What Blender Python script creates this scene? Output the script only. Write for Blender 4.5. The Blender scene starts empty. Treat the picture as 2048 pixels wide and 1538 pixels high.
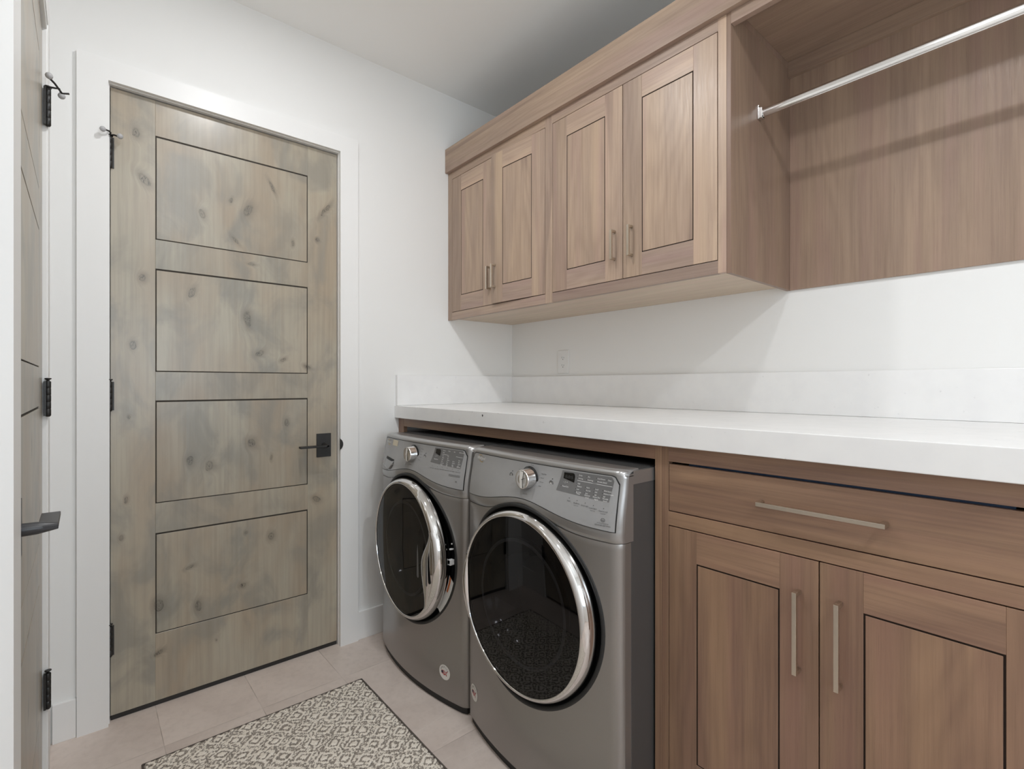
import bpy, bmesh, math, random
from mathutils import Vector, Matrix
random.seed(7)
PI = math.pi
sc = bpy.context.scene
C = sc.collection

# ------------------------------------------------------------------ camera
cam_d = bpy.data.cameras.new('camera'); cam = bpy.data.objects.new('camera', cam_d); C.objects.link(cam)
cam.location = (0, 0, 1.25)
cam.rotation_euler = (PI/2, 0, -math.radians(40.44))
cam_d.sensor_width = 36.0; cam_d.lens = 1004.5/2048*36.0; cam_d.clip_start = 0.02
sc.camera = cam
sc.view_settings.view_transform = 'Standard'; sc.view_settings.look = 'None'
sc.view_settings.gamma = 1.0; sc.view_settings.use_curve_mapping = False
sc.view_settings.exposure = 0.0
sc.cycles.max_bounces = 14; sc.cycles.diffuse_bounces = 10; sc.cycles.glossy_bounces = 6
sc.cycles.caustics_reflective = False; sc.cycles.caustics_refractive = False
sc.cycles.sample_clamp_indirect = 6.0
try:
    sc.cycles.use_denoising = True
except Exception:
    pass

# ------------------------------------------------------------------ world (daylight beyond the added window behind the camera)
w = bpy.data.worlds.new('world'); sc.world = w; w.use_nodes = True
w.node_tree.nodes['Background'].inputs[0].default_value = (0.62, 0.78, 1.0, 1)
w.node_tree.nodes['Background'].inputs[1].default_value = 2.5

ZC = 2.866           # ceiling
XR = 2.02            # right wall
YF = 2.37            # far wall
XL = -0.102          # left wall
YB = -2.3            # back wall

def area(name, loc, rot, size, power, color, parent=None, shape='DISK', size_y=None, spread=None):
    l = bpy.data.lights.new(name, 'AREA'); l.shape = shape; l.size = size
    if size_y: l.size_y = size_y
    l.energy = power; l.color = color
    if spread: l.spread = spread
    o = bpy.data.objects.new(name, l); C.objects.link(o); o.location = loc; o.rotation_euler = rot
    if parent:
        o.parent = parent
    return o

P_DOWN = 9.0
P_WIN = 29.0
WT = 30.0
LAMPS = [(0.53, 0.306, 0.70), (0.53, 1.45, 1.06), (0.60, -0.95, 2.0)]  # last lamp is an added fill light behind the viewpoint
area('window_fill', (0.55, YB-0.16, 1.55), (math.radians(90+WT), 0, 0), 1.15, P_WIN, (0.92, 0.965, 1.0), shape='RECTANGLE', size_y=1.4)  # added fill light outside the invented window, tilted up towards the ceiling

# ------------------------------------------------------------------ helpers
def finish(o, label=None, cat=None, group=None, kind=None):
    if label: o['label'] = label
    if cat: o['category'] = cat
    if group: o['group'] = group
    if kind: o['kind'] = kind
    return o

WLOC = {}
def wloc(o):
    return WLOC.get(o.name, Vector((0, 0, 0)))

def empty(name, loc, label, cat, group=None, kind=None):
    o = bpy.data.objects.new(name, None); C.objects.link(o); o.location = loc
    o.empty_display_size = 0.05
    WLOC[o.name] = Vector(loc)
    return finish(o, label, cat, group, kind)

class MB:
    """collects geometry in world coordinates; faces carry a material slot and grain UVs"""
    def __init__(s):
        s.v = []; s.f = []; s.m = []; s.uv = []; s.sm = []
    def face(s, idx, m=0, uv=None, smooth=False):
        s.f.append(tuple(idx)); s.m.append(m); s.uv.append(uv); s.sm.append(smooth)
    def box(s, x0, x1, y0, y1, z0, z1, grain=2, m=0):
        b = len(s.v)
        x0, x1 = min(x0, x1), max(x0, x1); y0, y1 = min(y0, y1), max(y0, y1); z0, z1 = min(z0, z1), max(z0, z1)
        s.v += [(x0,y0,z0),(x1,y0,z0),(x1,y1,z0),(x0,y1,z0),(x0,y0,z1),(x1,y0,z1),(x1,y1,z1),(x0,y1,z1)]
        for q, ax in (((0,3,2,1),2),((4,5,6,7),2),((0,1,5,4),1),((1,2,6,5),0),((2,3,7,6),1),((3,0,4,7),0)):
            others = [a for a in (0,1,2) if a != ax]
            if grain in others:
                ua = grain; va = [a for a in others if a != grain][0]
            else:
                ua, va = others
            s.face([b+i for i in q], m, [(s.v[b+i][ua], s.v[b+i][va]) for i in q])
        return s
    def lathe(s, prof, axis, c, n=32, m=0, cap0=False, cap1=False, smooth=True, a0=0.0, a1=2*PI):
        """prof = [(r, h)] around axis (0,1,2) through c"""
        full = abs(a1-a0-2*PI) < 1e-6
        cnt = n if full else n+1
        b = len(s.v)
        oa = [(1,2),(2,0),(0,1)][axis]
        for r, h in prof:
            for i in range(cnt):
                t = a0+(a1-a0)*i/n
                p = [0,0,0]; p[axis] = c[axis]+h; p[oa[0]] = c[oa[0]]+r*math.cos(t); p[oa[1]] = c[oa[1]]+r*math.sin(t)
                s.v.append(tuple(p))
        for j in range(len(prof)-1):
            for i in range(n):
                i2 = (i+1) % cnt
                s.face((b+j*cnt+i, b+j*cnt+i2, b+(j+1)*cnt+i2, b+(j+1)*cnt+i), m, None, smooth)
        if cap0: s.face([b+i for i in range(cnt)][::-1], m)
        if cap1: s.face([b+(len(prof)-1)*cnt+i for i in range(cnt)], m)
        return s
    def tube(s, pts, r, n=10, m=0, caps=True):
        pts = [Vector(p) for p in pts]; rs = r if isinstance(r, (list, tuple)) else [r]*len(pts)
        b = len(s.v); up = None
        for k, p in enumerate(pts):
            d = (pts[min(k+1, len(pts)-1)]-pts[max(k-1, 0)]).normalized()
            if up is None:
                up = Vector((0,0,1)) if abs(d.z) < 0.9 else Vector((1,0,0))
            a = d.cross(up).normalized(); bb = d.cross(a).normalized(); up = -bb if False else up
            for i in range(n):
                t = 2*PI*i/n
                s.v.append(tuple(p+a*math.cos(t)*rs[k]+bb*math.sin(t)*rs[k]))
        for j in range(len(pts)-1):
            for i in range(n):
                s.face((b+j*n+i, b+j*n+(i+1) % n, b+(j+1)*n+(i+1) % n, b+(j+1)*n+i), m, None, True)
        if caps:
            s.face([b+i for i in range(n)][::-1], m); s.face([b+(len(pts)-1)*n+i for i in range(n)], m)
        return s
    def sphere(s, c, r, n=14, m=0, sc_=(1,1,1)):
        prof = [(r*math.sin(PI*k/8)*1.0+1e-5, -r*math.cos(PI*k/8)) for k in range(9)]
        b = len(s.v); s.lathe(prof, 2, c, n, m)
        for i in range(b, len(s.v)):
            p = s.v[i]; s.v[i] = tuple(c[k]+(p[k]-c[k])*sc_[k] for k in range(3))
        return s
    def grid(s, pts, m=0, smooth=True, keep=None):
        """pts[i][j] -> xyz"""
        b = len(s.v); nj = len(pts[0])
        for row in pts: s.v += [tuple(p) for p in row]
        for i in range(len(pts)-1):
            for j in range(nj-1):
                if keep and not keep(i, j): continue
                s.face((b+i*nj+j, b+i*nj+j+1, b+(i+1)*nj+j+1, b+(i+1)*nj+j), m, None, smooth)
        return s
    def poly(s, pts, m=0, smooth=False, uv=None):
        b = len(s.v); s.v += [tuple(p) for p in pts]; s.face(range(b, b+len(pts)), m, uv, smooth); return s
    def xform(s, fn, start=0):
        for i in range(start, len(s.v)): s.v[i] = tuple(fn(s.v[i]))
        return s
    def build(s, name, mats, parent=None, label=None, bevel=0.0, seg=2, recalc=True, origin=None, solid=None):
        if not isinstance(mats, (list, tuple)): mats = [mats]
        xs = [p[0] for p in s.v]; ys = [p[1] for p in s.v]; zs = [p[2] for p in s.v]
        c = Vector(origin) if origin else Vector(((min(xs)+max(xs))/2, (min(ys)+max(ys))/2, (min(zs)+max(zs))/2))
        me = bpy.data.meshes.new(name)
        me.from_pydata([tuple(Vector(p)-c) for p in s.v], [], s.f)
        for mm in mats: me.materials.append(mm)
        me.polygons.foreach_set('material_index', s.m)
        me.polygons.foreach_set('use_smooth', s.sm)
        if any(u is not None for u in s.uv):
            uvl = me.uv_layers.new(name='grain')
            for pi, p in enumerate(me.polygons):
                u = s.uv[pi]
                if u is None: continue
                for k, li in enumerate(p.loop_indices): uvl.data[li].uv = u[k]
        if recalc:
            bm = bmesh.new(); bm.from_mesh(me); bmesh.ops.recalc_face_normals(bm, faces=bm.faces); bm.to_mesh(me); bm.free()
        me.update()
        o = bpy.data.objects.new(name, me); C.objects.link(o)
        WLOC[o.name] = c
        if parent is not None:
            o.parent = parent; o.location = c-wloc(parent)
        else:
            o.location = c
        if solid:
            md = o.modifiers.new('solid', 'SOLIDIFY'); md.thickness = solid; md.offset = 0
        if bevel > 0:
            md = o.modifiers.new('bevel', 'BEVEL'); md.width = bevel; md.segments = seg; md.limit_method = 'ANGLE'; md.angle_limit = math.radians(40)
            md.harden_normals = False
        if label: o['label'] = label
        return o

# ------------------------------------------------------------------ node helpers
class N:
    def __init__(s, name):
        s.mat = bpy.data.materials.new(name); s.mat.use_nodes = True
        s.t = s.mat.node_tree; s.n = s.t.nodes; s.l = s.t.links
        s.bsdf = s.n['Principled BSDF']; s.out = s.n['Material Output']
    def new(s, typ, **kw):
        n = s.n.new(typ)
        for k, v in kw.items(): setattr(n, k, v)
        return n
    def put(s, sock, val):
        if hasattr(val, 'is_linked') or isinstance(val, bpy.types.NodeSocket): s.l.new(val, sock)
        else: sock.default_value = val
    def math(s, op, a, b=0.0, c=None, clamp=False):
        n = s.new('ShaderNodeMath', operation=op); n.use_clamp = clamp
        s.put(n.inputs[0], a); s.put(n.inputs[1], b)
        if c is not None: s.put(n.inputs[2], c)
        return n.outputs[0]
    def vmul(s, v, xyz):
        n = s.new('ShaderNodeVectorMath', operation='MULTIPLY'); s.put(n.inputs[0], v); n.inputs[1].default_value = xyz; return n.outputs[0]
    def vadd(s, v, o):
        n = s.new('ShaderNodeVectorMath', operation='ADD'); s.put(n.inputs[0], v); s.put(n.inputs[1], o); return n.outputs[0]
    def noise(s, vec, scale, detail=2.0, rough=0.5, dist=0.0):
        n = s.new('ShaderNodeTexNoise'); s.put(n.inputs['Vector'], vec); n.inputs['Scale'].default_value = scale
        n.inputs['Detail'].default_value = detail; n.inputs['Roughness'].default_value = rough; n.inputs['Distortion'].default_value = dist
        return n.outputs['Fac']
    def ramp(s, fac, stops, interp='LINEAR'):
        n = s.new('ShaderNodeValToRGB'); cr = n.color_ramp; cr.interpolation = interp
        while len(cr.elements) < len(stops): cr.elements.new(0.5)
        for e, (p, c) in zip(cr.elements, stops): e.position = p; e.color = (c[0], c[1], c[2], 1)
        s.put(n.inputs[0], fac); return n.outputs[0]
    def mix(s, fac, a, b, blend='MIX'):
        n = s.new('ShaderNodeMix', data_type='RGBA', blend_type=blend)
        s.put(n.inputs[0], fac)
        for i, v in ((6, a), (7, b)):
            if isinstance(v, tuple): n.inputs[i].default_value = (v[0], v[1], v[2], 1)
            else: s.l.new(v, n.inputs[i])
        return n.outputs[2]
    def map(s, v, a, b, c=0.0, d=1.0, smooth=False):
        n = s.new('ShaderNodeMapRange'); n.interpolation_type = 'SMOOTHSTEP' if smooth else 'LINEAR'
        s.put(n.inputs[0], v)
        for i, x in enumerate((a, b, c, d)): n.inputs[1+i].default_value = x
        return n.outputs[0]
    def sep(s, v):
        n = s.new('ShaderNodeSeparateXYZ'); s.put(n.inputs[0], v); return n.outputs
    def comb(s, x, y, z=0.0):
        n = s.new('ShaderNodeCombineXYZ'); s.put(n.inputs[0], x); s.put(n.inputs[1], y); s.put(n.inputs[2], z); return n.outputs[0]
    def bump(s, h, strength=0.2, dist=0.001):
        n = s.new('ShaderNodeBump'); n.inputs['Strength'].default_value = strength; n.inputs['Distance'].default_value = dist
        s.put(n.inputs['Height'], h); s.l.new(n.outputs[0], s.bsdf.inputs['Normal'])
    def base(s, c):
        if isinstance(c, tuple): s.bsdf.inputs['Base Color'].default_value = (c[0], c[1], c[2], 1)
        else: s.l.new(c, s.bsdf.inputs['Base Color'])
    def set(s, rough=None, metal=None, spec=None, coat=None, coatr=None):
        i = s.bsdf.inputs
        if rough is not None: s.put(i['Roughness'], rough)
        if metal is not None: i['Metallic'].default_value = metal
        if spec is not None: i['Specular IOR Level'].default_value = spec
        if coat is not None: i['Coat Weight'].default_value = coat
        if coatr is not None: i['Coat Roughness'].default_value = coatr
        return s

def plain(name, col, rough=0.5, metal=0.0, spec=0.5, vary=0.04, scale=30.0, coat=None):
    m = N(name)
    pos = m.new('ShaderNodeNewGeometry').outputs['Position']
    f = m.noise(pos, scale, 3)
    m.base(m.mix(f, tuple(c*(1-vary) for c in col), tuple(min(1, c*(1+vary)) for c in col)))
    m.set(rough, metal, spec, coat)
    return m.mat

def lin(r, g, b):
    return tuple(((c/255)/12.92 if c/255 <= 0.04045 else ((c/255+0.055)/1.055)**2.4) for c in (r, g, b))

# ---- painted surfaces
def paint(name, col, rough=0.6):
    m = N(name)
    pos = m.new('ShaderNodeNewGeometry').outputs['Position']
    f = m.noise(pos, 2.0, 2)
    m.base(m.mix(f, tuple(c*0.985 for c in col), col))
    m.set(rough, 0, 0.35)
    m.bump(m.noise(pos, 260.0, 3), 0.06, 0.0006)
    return m.mat
M_WALL = paint('wall_paint', (0.81, 0.81, 0.798), 0.62)
M_CEIL = paint('ceiling_paint', (0.92, 0.92, 0.905), 0.75)
M_TRIM = paint('trim_paint', (0.83, 0.83, 0.82), 0.38)

# ---- walnut
def walnut(name, c_light, c_mid, c_dark, rough=0.36, cath=1.0, island=0.26):
    m = N(name)
    uv = m.new('ShaderNodeUVMap', uv_map='grain').outputs[0]
    geo = m.new('ShaderNodeNewGeometry')
    rnd = geo.outputs['Random Per Island']
    off = m.comb(m.math('MULTIPLY', rnd, 17.3), m.math('MULTIPLY', rnd, 9.1), m.math('MULTIPLY', rnd, 31.0))
    p = m.vadd(uv, off)
    x, y, z = m.sep(p)
    warp = m.noise(m.comb(m.math('MULTIPLY', x, 0.75), m.math('MULTIPLY', y, 4.0), z), 1.0, 2, 0.45)
    rings = m.math('ADD', m.math('MULTIPLY', y, 16.0), m.math('MULTIPLY', warp, 13.0*cath))
    s1 = m.math('SINE', m.math('MULTIPLY', rings, 2*PI))
    s1 = m.map(s1, -1, 1, 0, 1)
    s1 = m.math('POWER', s1, 1.6)
    streak = m.noise(m.comb(m.math('MULTIPLY', x, 3.0), m.math('MULTIPLY', y, 130.0), z), 1.0, 4, 0.65)
    fine = m.noise(m.comb(m.math('MULTIPLY', x, 14.0), m.math('MULTIPLY', y, 620.0), z), 1.0, 2, 0.6)
    cloud = m.noise(m.comb(m.math('MULTIPLY', x, 1.6), m.math('MULTIPLY', y, 11.0), m.math('ADD', z, 5.0)), 1.0, 3, 0.5)
    col = m.mix(m.map(cloud, 0.36, 0.64), c_light, c_mid)
    col = m.mix(m.math('MULTIPLY', m.map(streak, 0.42, 0.75), 0.42), col, c_dark)
    col = m.mix(m.math('MULTIPLY', s1, 0.16), col, c_dark)
    pink = m.noise(m.comb(m.math('MULTIPLY', x, 0.9), m.math('MULTIPLY', y, 16.0), m.math('ADD', z, 11.0)), 1.0, 2)
    col = m.mix(m.math('MULTIPLY', m.map(pink, 0.50, 0.68), 0.40), col, tuple(c_mid[i]*(1.05, 0.93, 1.06)[i] for i in range(3)))
    pores = m.map(fine, 0.62, 0.78)
    col = m.mix(m.math('MULTIPLY', pores, 0.28), col, tuple(c*0.5 for c in c_dark))
    tone = m.map(rnd, 0, 1, 1-island, 1+island*0.6)
    col = m.mix(1.0, col, m.comb(tone, tone, tone), 'MULTIPLY')
    hue = m.math('FRACT', m.math('MULTIPLY', rnd, 7.31))
    tint = m.mix(hue, (1.02, 1.0, 0.97), (0.985, 0.98, 1.04))
    col = m.mix(1.0, col, tint, 'MULTIPLY')
    sap = m.noise(m.comb(m.math('MULTIPLY', x, 0.5), m.math('MULTIPLY', y, 9.0), m.math('ADD', z, 23.0)), 1.0, 1)
    col = m.mix(m.math('MULTIPLY', m.map(sap, 0.60, 0.70), 0.45*island/0.26), col, tuple(min(1, c_light[i]*(1.22, 1.20, 1.10)[i]) for i in range(3)))
    dk = m.noise(m.comb(m.math('MULTIPLY', x, 0.8), m.math('MULTIPLY', y, 14.0), m.math('ADD', z, 41.0)), 1.0, 2, 0.5, 0.8)
    col = m.mix(m.math('MULTIPLY', m.map(dk, 0.62, 0.70), 0.40*island/0.26), col, tuple(c_dark[i]*(0.85, 0.86, 0.98)[i] for i in range(3)))
    m.base(col)
    m.set(m.map(fine, 0.3, 0.8, rough-0.05, rough+0.10), 0, 0.42)
    m.bump(m.math('ADD', fine, m.math('MULTIPLY', streak, 0.5)), 0.14, 0.0005)
    return m.mat
W_L, W_M, W_D = lin(188,165,144), lin(170,149,133), lin(130,108,95)
M_WOOD = walnut('walnut_upper', W_L, W_M, W_D)
M_WOODV = walnut('walnut_veneer', lin(162,140,121), lin(150,129,113), lin(114,94,82), cath=0.8, island=0.06)
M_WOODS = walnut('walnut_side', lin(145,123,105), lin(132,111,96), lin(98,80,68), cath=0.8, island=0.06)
M_WOODB = walnut('walnut_base', lin(156,127,103), lin(138,110,92), lin(92,70,60), island=0.14)
M_WOODD = plain('walnut_groove', lin(40,31,26), 0.8, spec=0.2)

# ---- stained knotty alder of the doors; u = across (m from hinge side), v = height
KNOTS = [ # u, v, ru, rv, angle deg, strength ring
 (0.075,2.20,.018,.028,10),(0.10,2.03,.020,.040,35),(0.145,0.40,.022,.030,0),(0.045,0.82,.010,.016,0),(0.055,1.13,.008,.010,0),
 (0.29,1.94,.018,.028,10),(0.395,2.02,.010,.018,-20),(0.46,1.99,.024,.042,-25),(0.555,2.115,.010,.045,25),(0.64,1.885,.010,.020,0),
 (0.41,1.855,.010,.026,35),(0.79,2.07,.012,.050,-35),(0.47,1.765,.022,.010,0),(0.095,1.655,.018,.022,0),(0.255,1.62,.014,.030,-25),
 (0.455,1.53,.022,.050,0),(0.505,1.385,.030,.018,30),(0.60,1.36,.020,.010,30),(0.065,1.40,.014,.022,0),(0.47,1.00,.022,.028,20),
 (0.315,0.92,.022,.030,0),(0.25,0.945,.018,.028,0),(0.55,0.93,.008,.018,0),(0.615,1.08,.014,.026,0),(0.55,0.585,.020,.024,0),(0.745,0.72,.030,.018,-30),
 (0.45,0.62,.010,.010,0),(0.245,0.52,.024,.010,20),(0.275,0.36,.018,.030,0),(0.145,0.215,.022,.012,25),(0.34,0.20,.006,.006,0),(0.705,1.33,.026,.012,-25),
 (0.03,0.68,.010,.016,0),(0.75,1.92,.016,.012,-20),(0.44,0.40,.020,.014,0)]
def alder(name, seed, knots):
    m = N(name)
    uv = m.new('ShaderNodeUVMap', uv_map='grain').outputs[0]
    geo = m.new('ShaderNodeNewGeometry'); rnd = geo.outputs['Random Per Island']
    sv = m.vadd(uv, (0, 0, 0)) if False else uv
    nz = m.new('ShaderNodeTexNoise'); m.put(nz.inputs['Vector'], sv); nz.inputs['Scale'].default_value = 22.0; nz.inputs['Detail'].default_value = 3
    wv = m.vmul(m.vadd(nz.outputs['Color'], (-0.5, -0.5, -0.5)), (0.016, 0.016, 0))
    pk = m.vadd(sv, wv)
    dmin = None
    for (ku, kv, ru, rv, ang) in knots:
        mp = m.new('ShaderNodeMapping', vector_type='TEXTURE')
        m.put(mp.inputs['Vector'], pk)
        mp.inputs['Location'].default_value = (kv, ku, 0)
        mp.inputs['Rotation'].default_value = (0, 0, math.radians(-ang))
        mp.inputs['Scale'].default_value = (rv*0.72, ru*0.68, 1)
        ln = m.new('ShaderNodeVectorMath', operation='LENGTH'); m.put(ln.inputs[0], mp.outputs[0])
        dmin = ln.outputs['Value'] if dmin is None else m.math('MINIMUM', dmin, ln.outputs['Value'])
    off = m.math('MULTIPLY', rnd, 13.0)
    x, y, z = m.sep(uv)
    # grain bends round the knots
    bend = m.math('MULTIPLY', m.map(dmin, 0.0, 3.0, 1.0, 0.0, True), 0.03)
    yb = m.math('ADD', y, bend)
    big = m.noise(m.comb(m.math('ADD', m.math('MULTIPLY', x, 2.0), off), m.math('MULTIPLY', yb, 5.0), off), 1.0, 3, 0.55, 0.4)
    blot = m.noise(m.comb(m.math('ADD', m.math('MULTIPLY', x, 4.0), off), m.math('MULTIPLY', yb, 6.5), m.math('ADD', off, seed)), 1.0, 4, 0.55, 0.6)
    streak = m.noise(m.comb(m.math('MULTIPLY', x, 2.5), m.math('MULTIPLY', yb, 75.0), off), 1.0, 4, 0.6)
    staves = m.noise(m.comb(off, m.math('FLOOR', m.math('MULTIPLY', y, 8.5)), seed), 3.7, 0)
    A, B, D, G = lin(172,165,149), lin(163,149,130), lin(126,119,106), lin(135,133,125)
    col = m.mix(m.map(big, 0.38, 0.62), A, B)
    col = m.mix(m.math('MULTIPLY', m.map(blot, 0.42, 0.66, 0, 1, True), 0.80), col, G)
    col = m.mix(m.math('MULTIPLY', m.map(staves, 0.4, 0.6), 0.22), col, B)
    col = m.mix(m.math('MULTIPLY', m.map(streak, 0.40, 0.75), 0.35), col, D)
    halo = m.map(dmin, 0.6, 2.4, 0.38, 0.0, True)
    col = m.mix(halo, col, lin(104,100,92))
    ring = m.math('SINE', m.math('MULTIPLY', dmin, 11.0))
    core = m.math('MULTIPLY', m.map(dmin, 0.75, 1.15, 1.0, 0.0, True), m.map(ring, -1, 1, 0.14, 0.36))
    col = m.mix(core, col, lin(84,78,68))
    crk = m.noise(m.vmul(pk, (60.0, 170.0, 1.0)), 1.0, 2, 0.5, 1.5)
    col = m.mix(m.math('MULTIPLY', m.math('MULTIPLY', m.map(dmin, 0.5, 1.0, 1.0, 0.0), m.map(crk, 0.56, 0.62)), 0.75), col, lin(52,48,44))
    edge = m.math('MULTIPLY', m.map(m.math('ABSOLUTE', m.math('SUBTRACT', dmin, 0.95)), 0.0, 0.13, 1.0, 0.0), m.map(nz.outputs['Fac'], 0.55, 0.61))
    col = m.mix(m.math('MULTIPLY', edge, 0.75), col, lin(62,57,50))
    tone = m.map(rnd, 0, 1, 0.93, 1.05)
    col = m.mix(1.0, col, m.comb(tone, tone, tone), 'MULTIPLY')
    m.base(col); m.set(0.34, 0, 0.5, 0.25, 0.22)
    m.bump(m.math('ADD', streak, m.math('MULTIPLY', core, -1.0)), 0.10, 0.0006)
    return m.mat
M_ALDER = alder('stained_alder', 2.0, KNOTS)
M_ALDER2 = alder('stained_alder_side', 8.0, [(0.12,1.95,.012,.02,0),(0.10,0.9,.012,.02,10),(0.06,1.42,.010,.02,0),(0.4,1.1,.02,.03,0),(0.5,0.5,.02,.03,0)])
M_ALDERG = plain('alder_groove', lin(48,42,34), 0.7)

# ---- metals and plastics
M_IRON = plain('black_iron', (0.018, 0.017, 0.016), 0.42, 0.0, 0.5)
M_IRONG = plain('graphite_metal', (0.035, 0.035, 0.038), 0.36, 0.0, 0.5)
M_RUBBER = plain('grey_rubber', (0.45, 0.45, 0.46), 0.5)
M_NICKEL = plain('champagne_nickel', (0.62, 0.55, 0.46), 0.30, 1.0, vary=0.05, scale=60)
M_CHROME = plain('chrome', (0.70, 0.69, 0.68), 0.06, 1.0, vary=0.01)
M_CHROMED = plain('bright_chrome', (0.80, 0.79, 0.78), 0.16, 1.0, vary=0.01)
def machine_paint(name, col, rough=0.33):
    m = N(name)
    pos = m.new('ShaderNodeNewGeometry').outputs['Position']
    f = m.noise(pos, 900.0, 1)
    m.base(m.mix(f, tuple(c*0.93 for c in col), tuple(c*1.06 for c in col)))
    m.set(rough, 0.75, 0.5, 0.35, 0.12)
    return m.mat
M_BODY = machine_paint('metallic_grey_enamel', (0.30, 0.284, 0.270))
M_BEZEL = machine_paint('silver_grey_bezel', (0.36, 0.355, 0.35), 0.28)
M_PANEL = plain('control_panel_grey', (0.31, 0.31, 0.31), 0.26, 0.0, 0.5, coat=0.2)
M_PANELD = plain('control_panel_inset', (0.15, 0.15, 0.15), 0.28)
M_SIDE = plain('dark_side_enamel', (0.075, 0.072, 0.070), 0.30, 0.2)
M_TOPD = plain('dark_textured_top', (0.03, 0.03, 0.03), 0.55)
M_BLACK = plain('black_gloss_plastic', (0.008, 0.008, 0.008), 0.12)
M_BLACKM = plain('black_matte_plastic', (0.012, 0.012, 0.012), 0.55)
M_GASKET = plain('grey_gasket', (0.22, 0.22, 0.225), 0.35)
M_LABELW = plain('white_print', (0.80, 0.80, 0.79), 0.5)
M_LABELD = plain('dark_print', (0.035, 0.035, 0.035), 0.5)
M_GOLD = plain('gold_print', (0.62, 0.42, 0.12), 0.3, 0.8)
M_SILV = plain('silver_print', (0.78, 0.77, 0.74), 0.35, 0.1)
M_STICK = plain('white_sticker', (0.72, 0.71, 0.68), 0.45)
M_RED = plain('red_print', (0.42, 0.03, 0.035), 0.45)
M_BLUEP = plain('navy_print', (0.02, 0.03, 0.06), 0.45)
M_ORANGE = plain('orange_print', (0.55, 0.16, 0.05), 0.45)
M_FILM = plain('blue_film', (0.004, 0.030, 0.085), 0.35)
M_PLATE = plain('white_plastic', (0.76, 0.76, 0.75), 0.35)
M_SLOT = plain('grey_slot', (0.10, 0.10, 0.10), 0.5)
def glassmat(name, tint, rough=0.02, ior=1.5):
    m = N(name); m.n.remove(m.bsdf)
    tr = m.new('ShaderNodeBsdfTransparent'); tr.inputs[0].default_value = (*tint, 1)
    gl = m.new('ShaderNodeBsdfGlossy'); gl.inputs['Roughness'].default_value = rough
    lw = m.new('ShaderNodeLayerWeight'); lw.inputs['Blend'].default_value = 0.5
    r0 = ((ior-1)/(ior+1))**2
    fac = m.math('ADD', m.math('MULTIPLY', m.math('POWER', lw.outputs['Facing'], 5.0), 1-r0), r0)
    mx = m.new('ShaderNodeMixShader'); m.l.new(fac, mx.inputs[0]); m.l.new(tr.outputs[0], mx.inputs[1]); m.l.new(gl.outputs[0], mx.inputs[2])
    m.l.new(mx.outputs[0], m.out.inputs[0]); return m.mat
M_DGLASS = glassmat('smoked_door_glass', (0.22, 0.22, 0.23), 0.012, 1.5)
M_WGLASS = glassmat('window_glass', (0.95, 0.97, 0.97))
def emit(name, col, st):
    m = N(name); m.bsdf.inputs['Emission Color'].default_value = (*col, 1); m.bsdf.inputs['Emission Strength'].default_value = st
    m.base((0.9, 0.9, 0.9)); return m.mat
M_LENS = emit('lamp_lens', (1.0, 0.93, 0.84), 9.0)

# ---- quartz
def quartz():
    m = N('white_quartz')
    pos = m.new('ShaderNodeNewGeometry').outputs['Position']
    f = m.noise(pos, 14.0, 3)
    sp = m.noise(pos, 55.0, 2)
    col = m.mix(m.map(f, 0.4, 0.7), (0.83, 0.83, 0.825), (0.80, 0.80, 0.80))
    col = m.mix(m.math('MULTIPLY', m.map(sp, 0.71, 0.78), 0.35), col, (0.45, 0.45, 0.46))
    m.base(col); m.set(0.22, 0, 0.5); return m.mat
M_QUARTZ = quartz()

# ---- floor tile
def tile():
    m = N('taupe_floor_tile')
    pos = m.new('ShaderNodeNewGeometry').outputs['Position']
    x, y, z = m.sep(pos)
    def line(v, o, period):
        t = m.math('DIVIDE', m.math('SUBTRACT', v, o), period)
        fr = m.math('FRACT', m.math('ADD', t, 0.5))
        return m.math('MULTIPLY', m.math('ABSOLUTE', m.math('SUBTRACT', fr, 0.5)), period)
    dx = line(x, 0.2115, 0.3135); dy = line(y, 2.10, 0.627)
    d = m.math('MINIMUM', dx, dy)
    g = m.math('MULTIPLY', m.map(d, 0.0006, 0.0018, 1.0, 0.0), m.map(m.noise(pos, 9.0, 3), 0.35, 0.62, 0.15, 0.8))
    cx = m.math('FLOOR', m.math('DIVIDE', m.math('SUBTRACT', x, 0.2115), 0.3135)); cy = m.math('FLOOR', m.math('DIVIDE', m.math('SUBTRACT', y, 2.10), 0.627))
    wn = m.new('ShaderNodeTexWhiteNoise', noise_dimensions='2D'); m.put(wn.inputs['Vector'], m.comb(cx, cy))
    p2 = m.vadd(pos, m.vmul(wn.outputs['Color'], (7, 7, 7)))
    cl = m.noise(p2, 2.6, 5, 0.6, 0.5)
    fi = m.noise(p2, 38.0, 4, 0.6)
    col = m.mix(m.map(cl, 0.35, 0.68), lin(222,209,200), lin(206,192,183))
    col = m.mix(m.math('MULTIPLY', m.map(fi, 0.45, 0.7), 0.18), col, lin(168,154,145))
    sc_ = m.noise(m.vmul(p2, (3.0, 24.0, 1.0)), 1.3, 3, 0.5, 1.0)
    col = m.mix(m.math('MULTIPLY', m.map(sc_, 0.64, 0.70), 0.35), col, lin(222,212,203))
    tone = m.map(wn.outputs['Value'], 0, 1, 0.95, 1.04)
    col = m.mix(1.0, col, m.comb(tone, tone, tone), 'MULTIPLY')
    col = m.mix(g, col, lin(150,137,126))
    m.base(col); m.set(m.map(cl, 0.3, 0.7, 0.36, 0.5), 0, 0.45)
    m.bump(m.math('ADD', m.math('MULTIPLY', fi, 0.3), m.math('MULTIPLY', g, -1.0)), 0.25, 0.001)
    return m.mat
M_TILE = tile()

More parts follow.
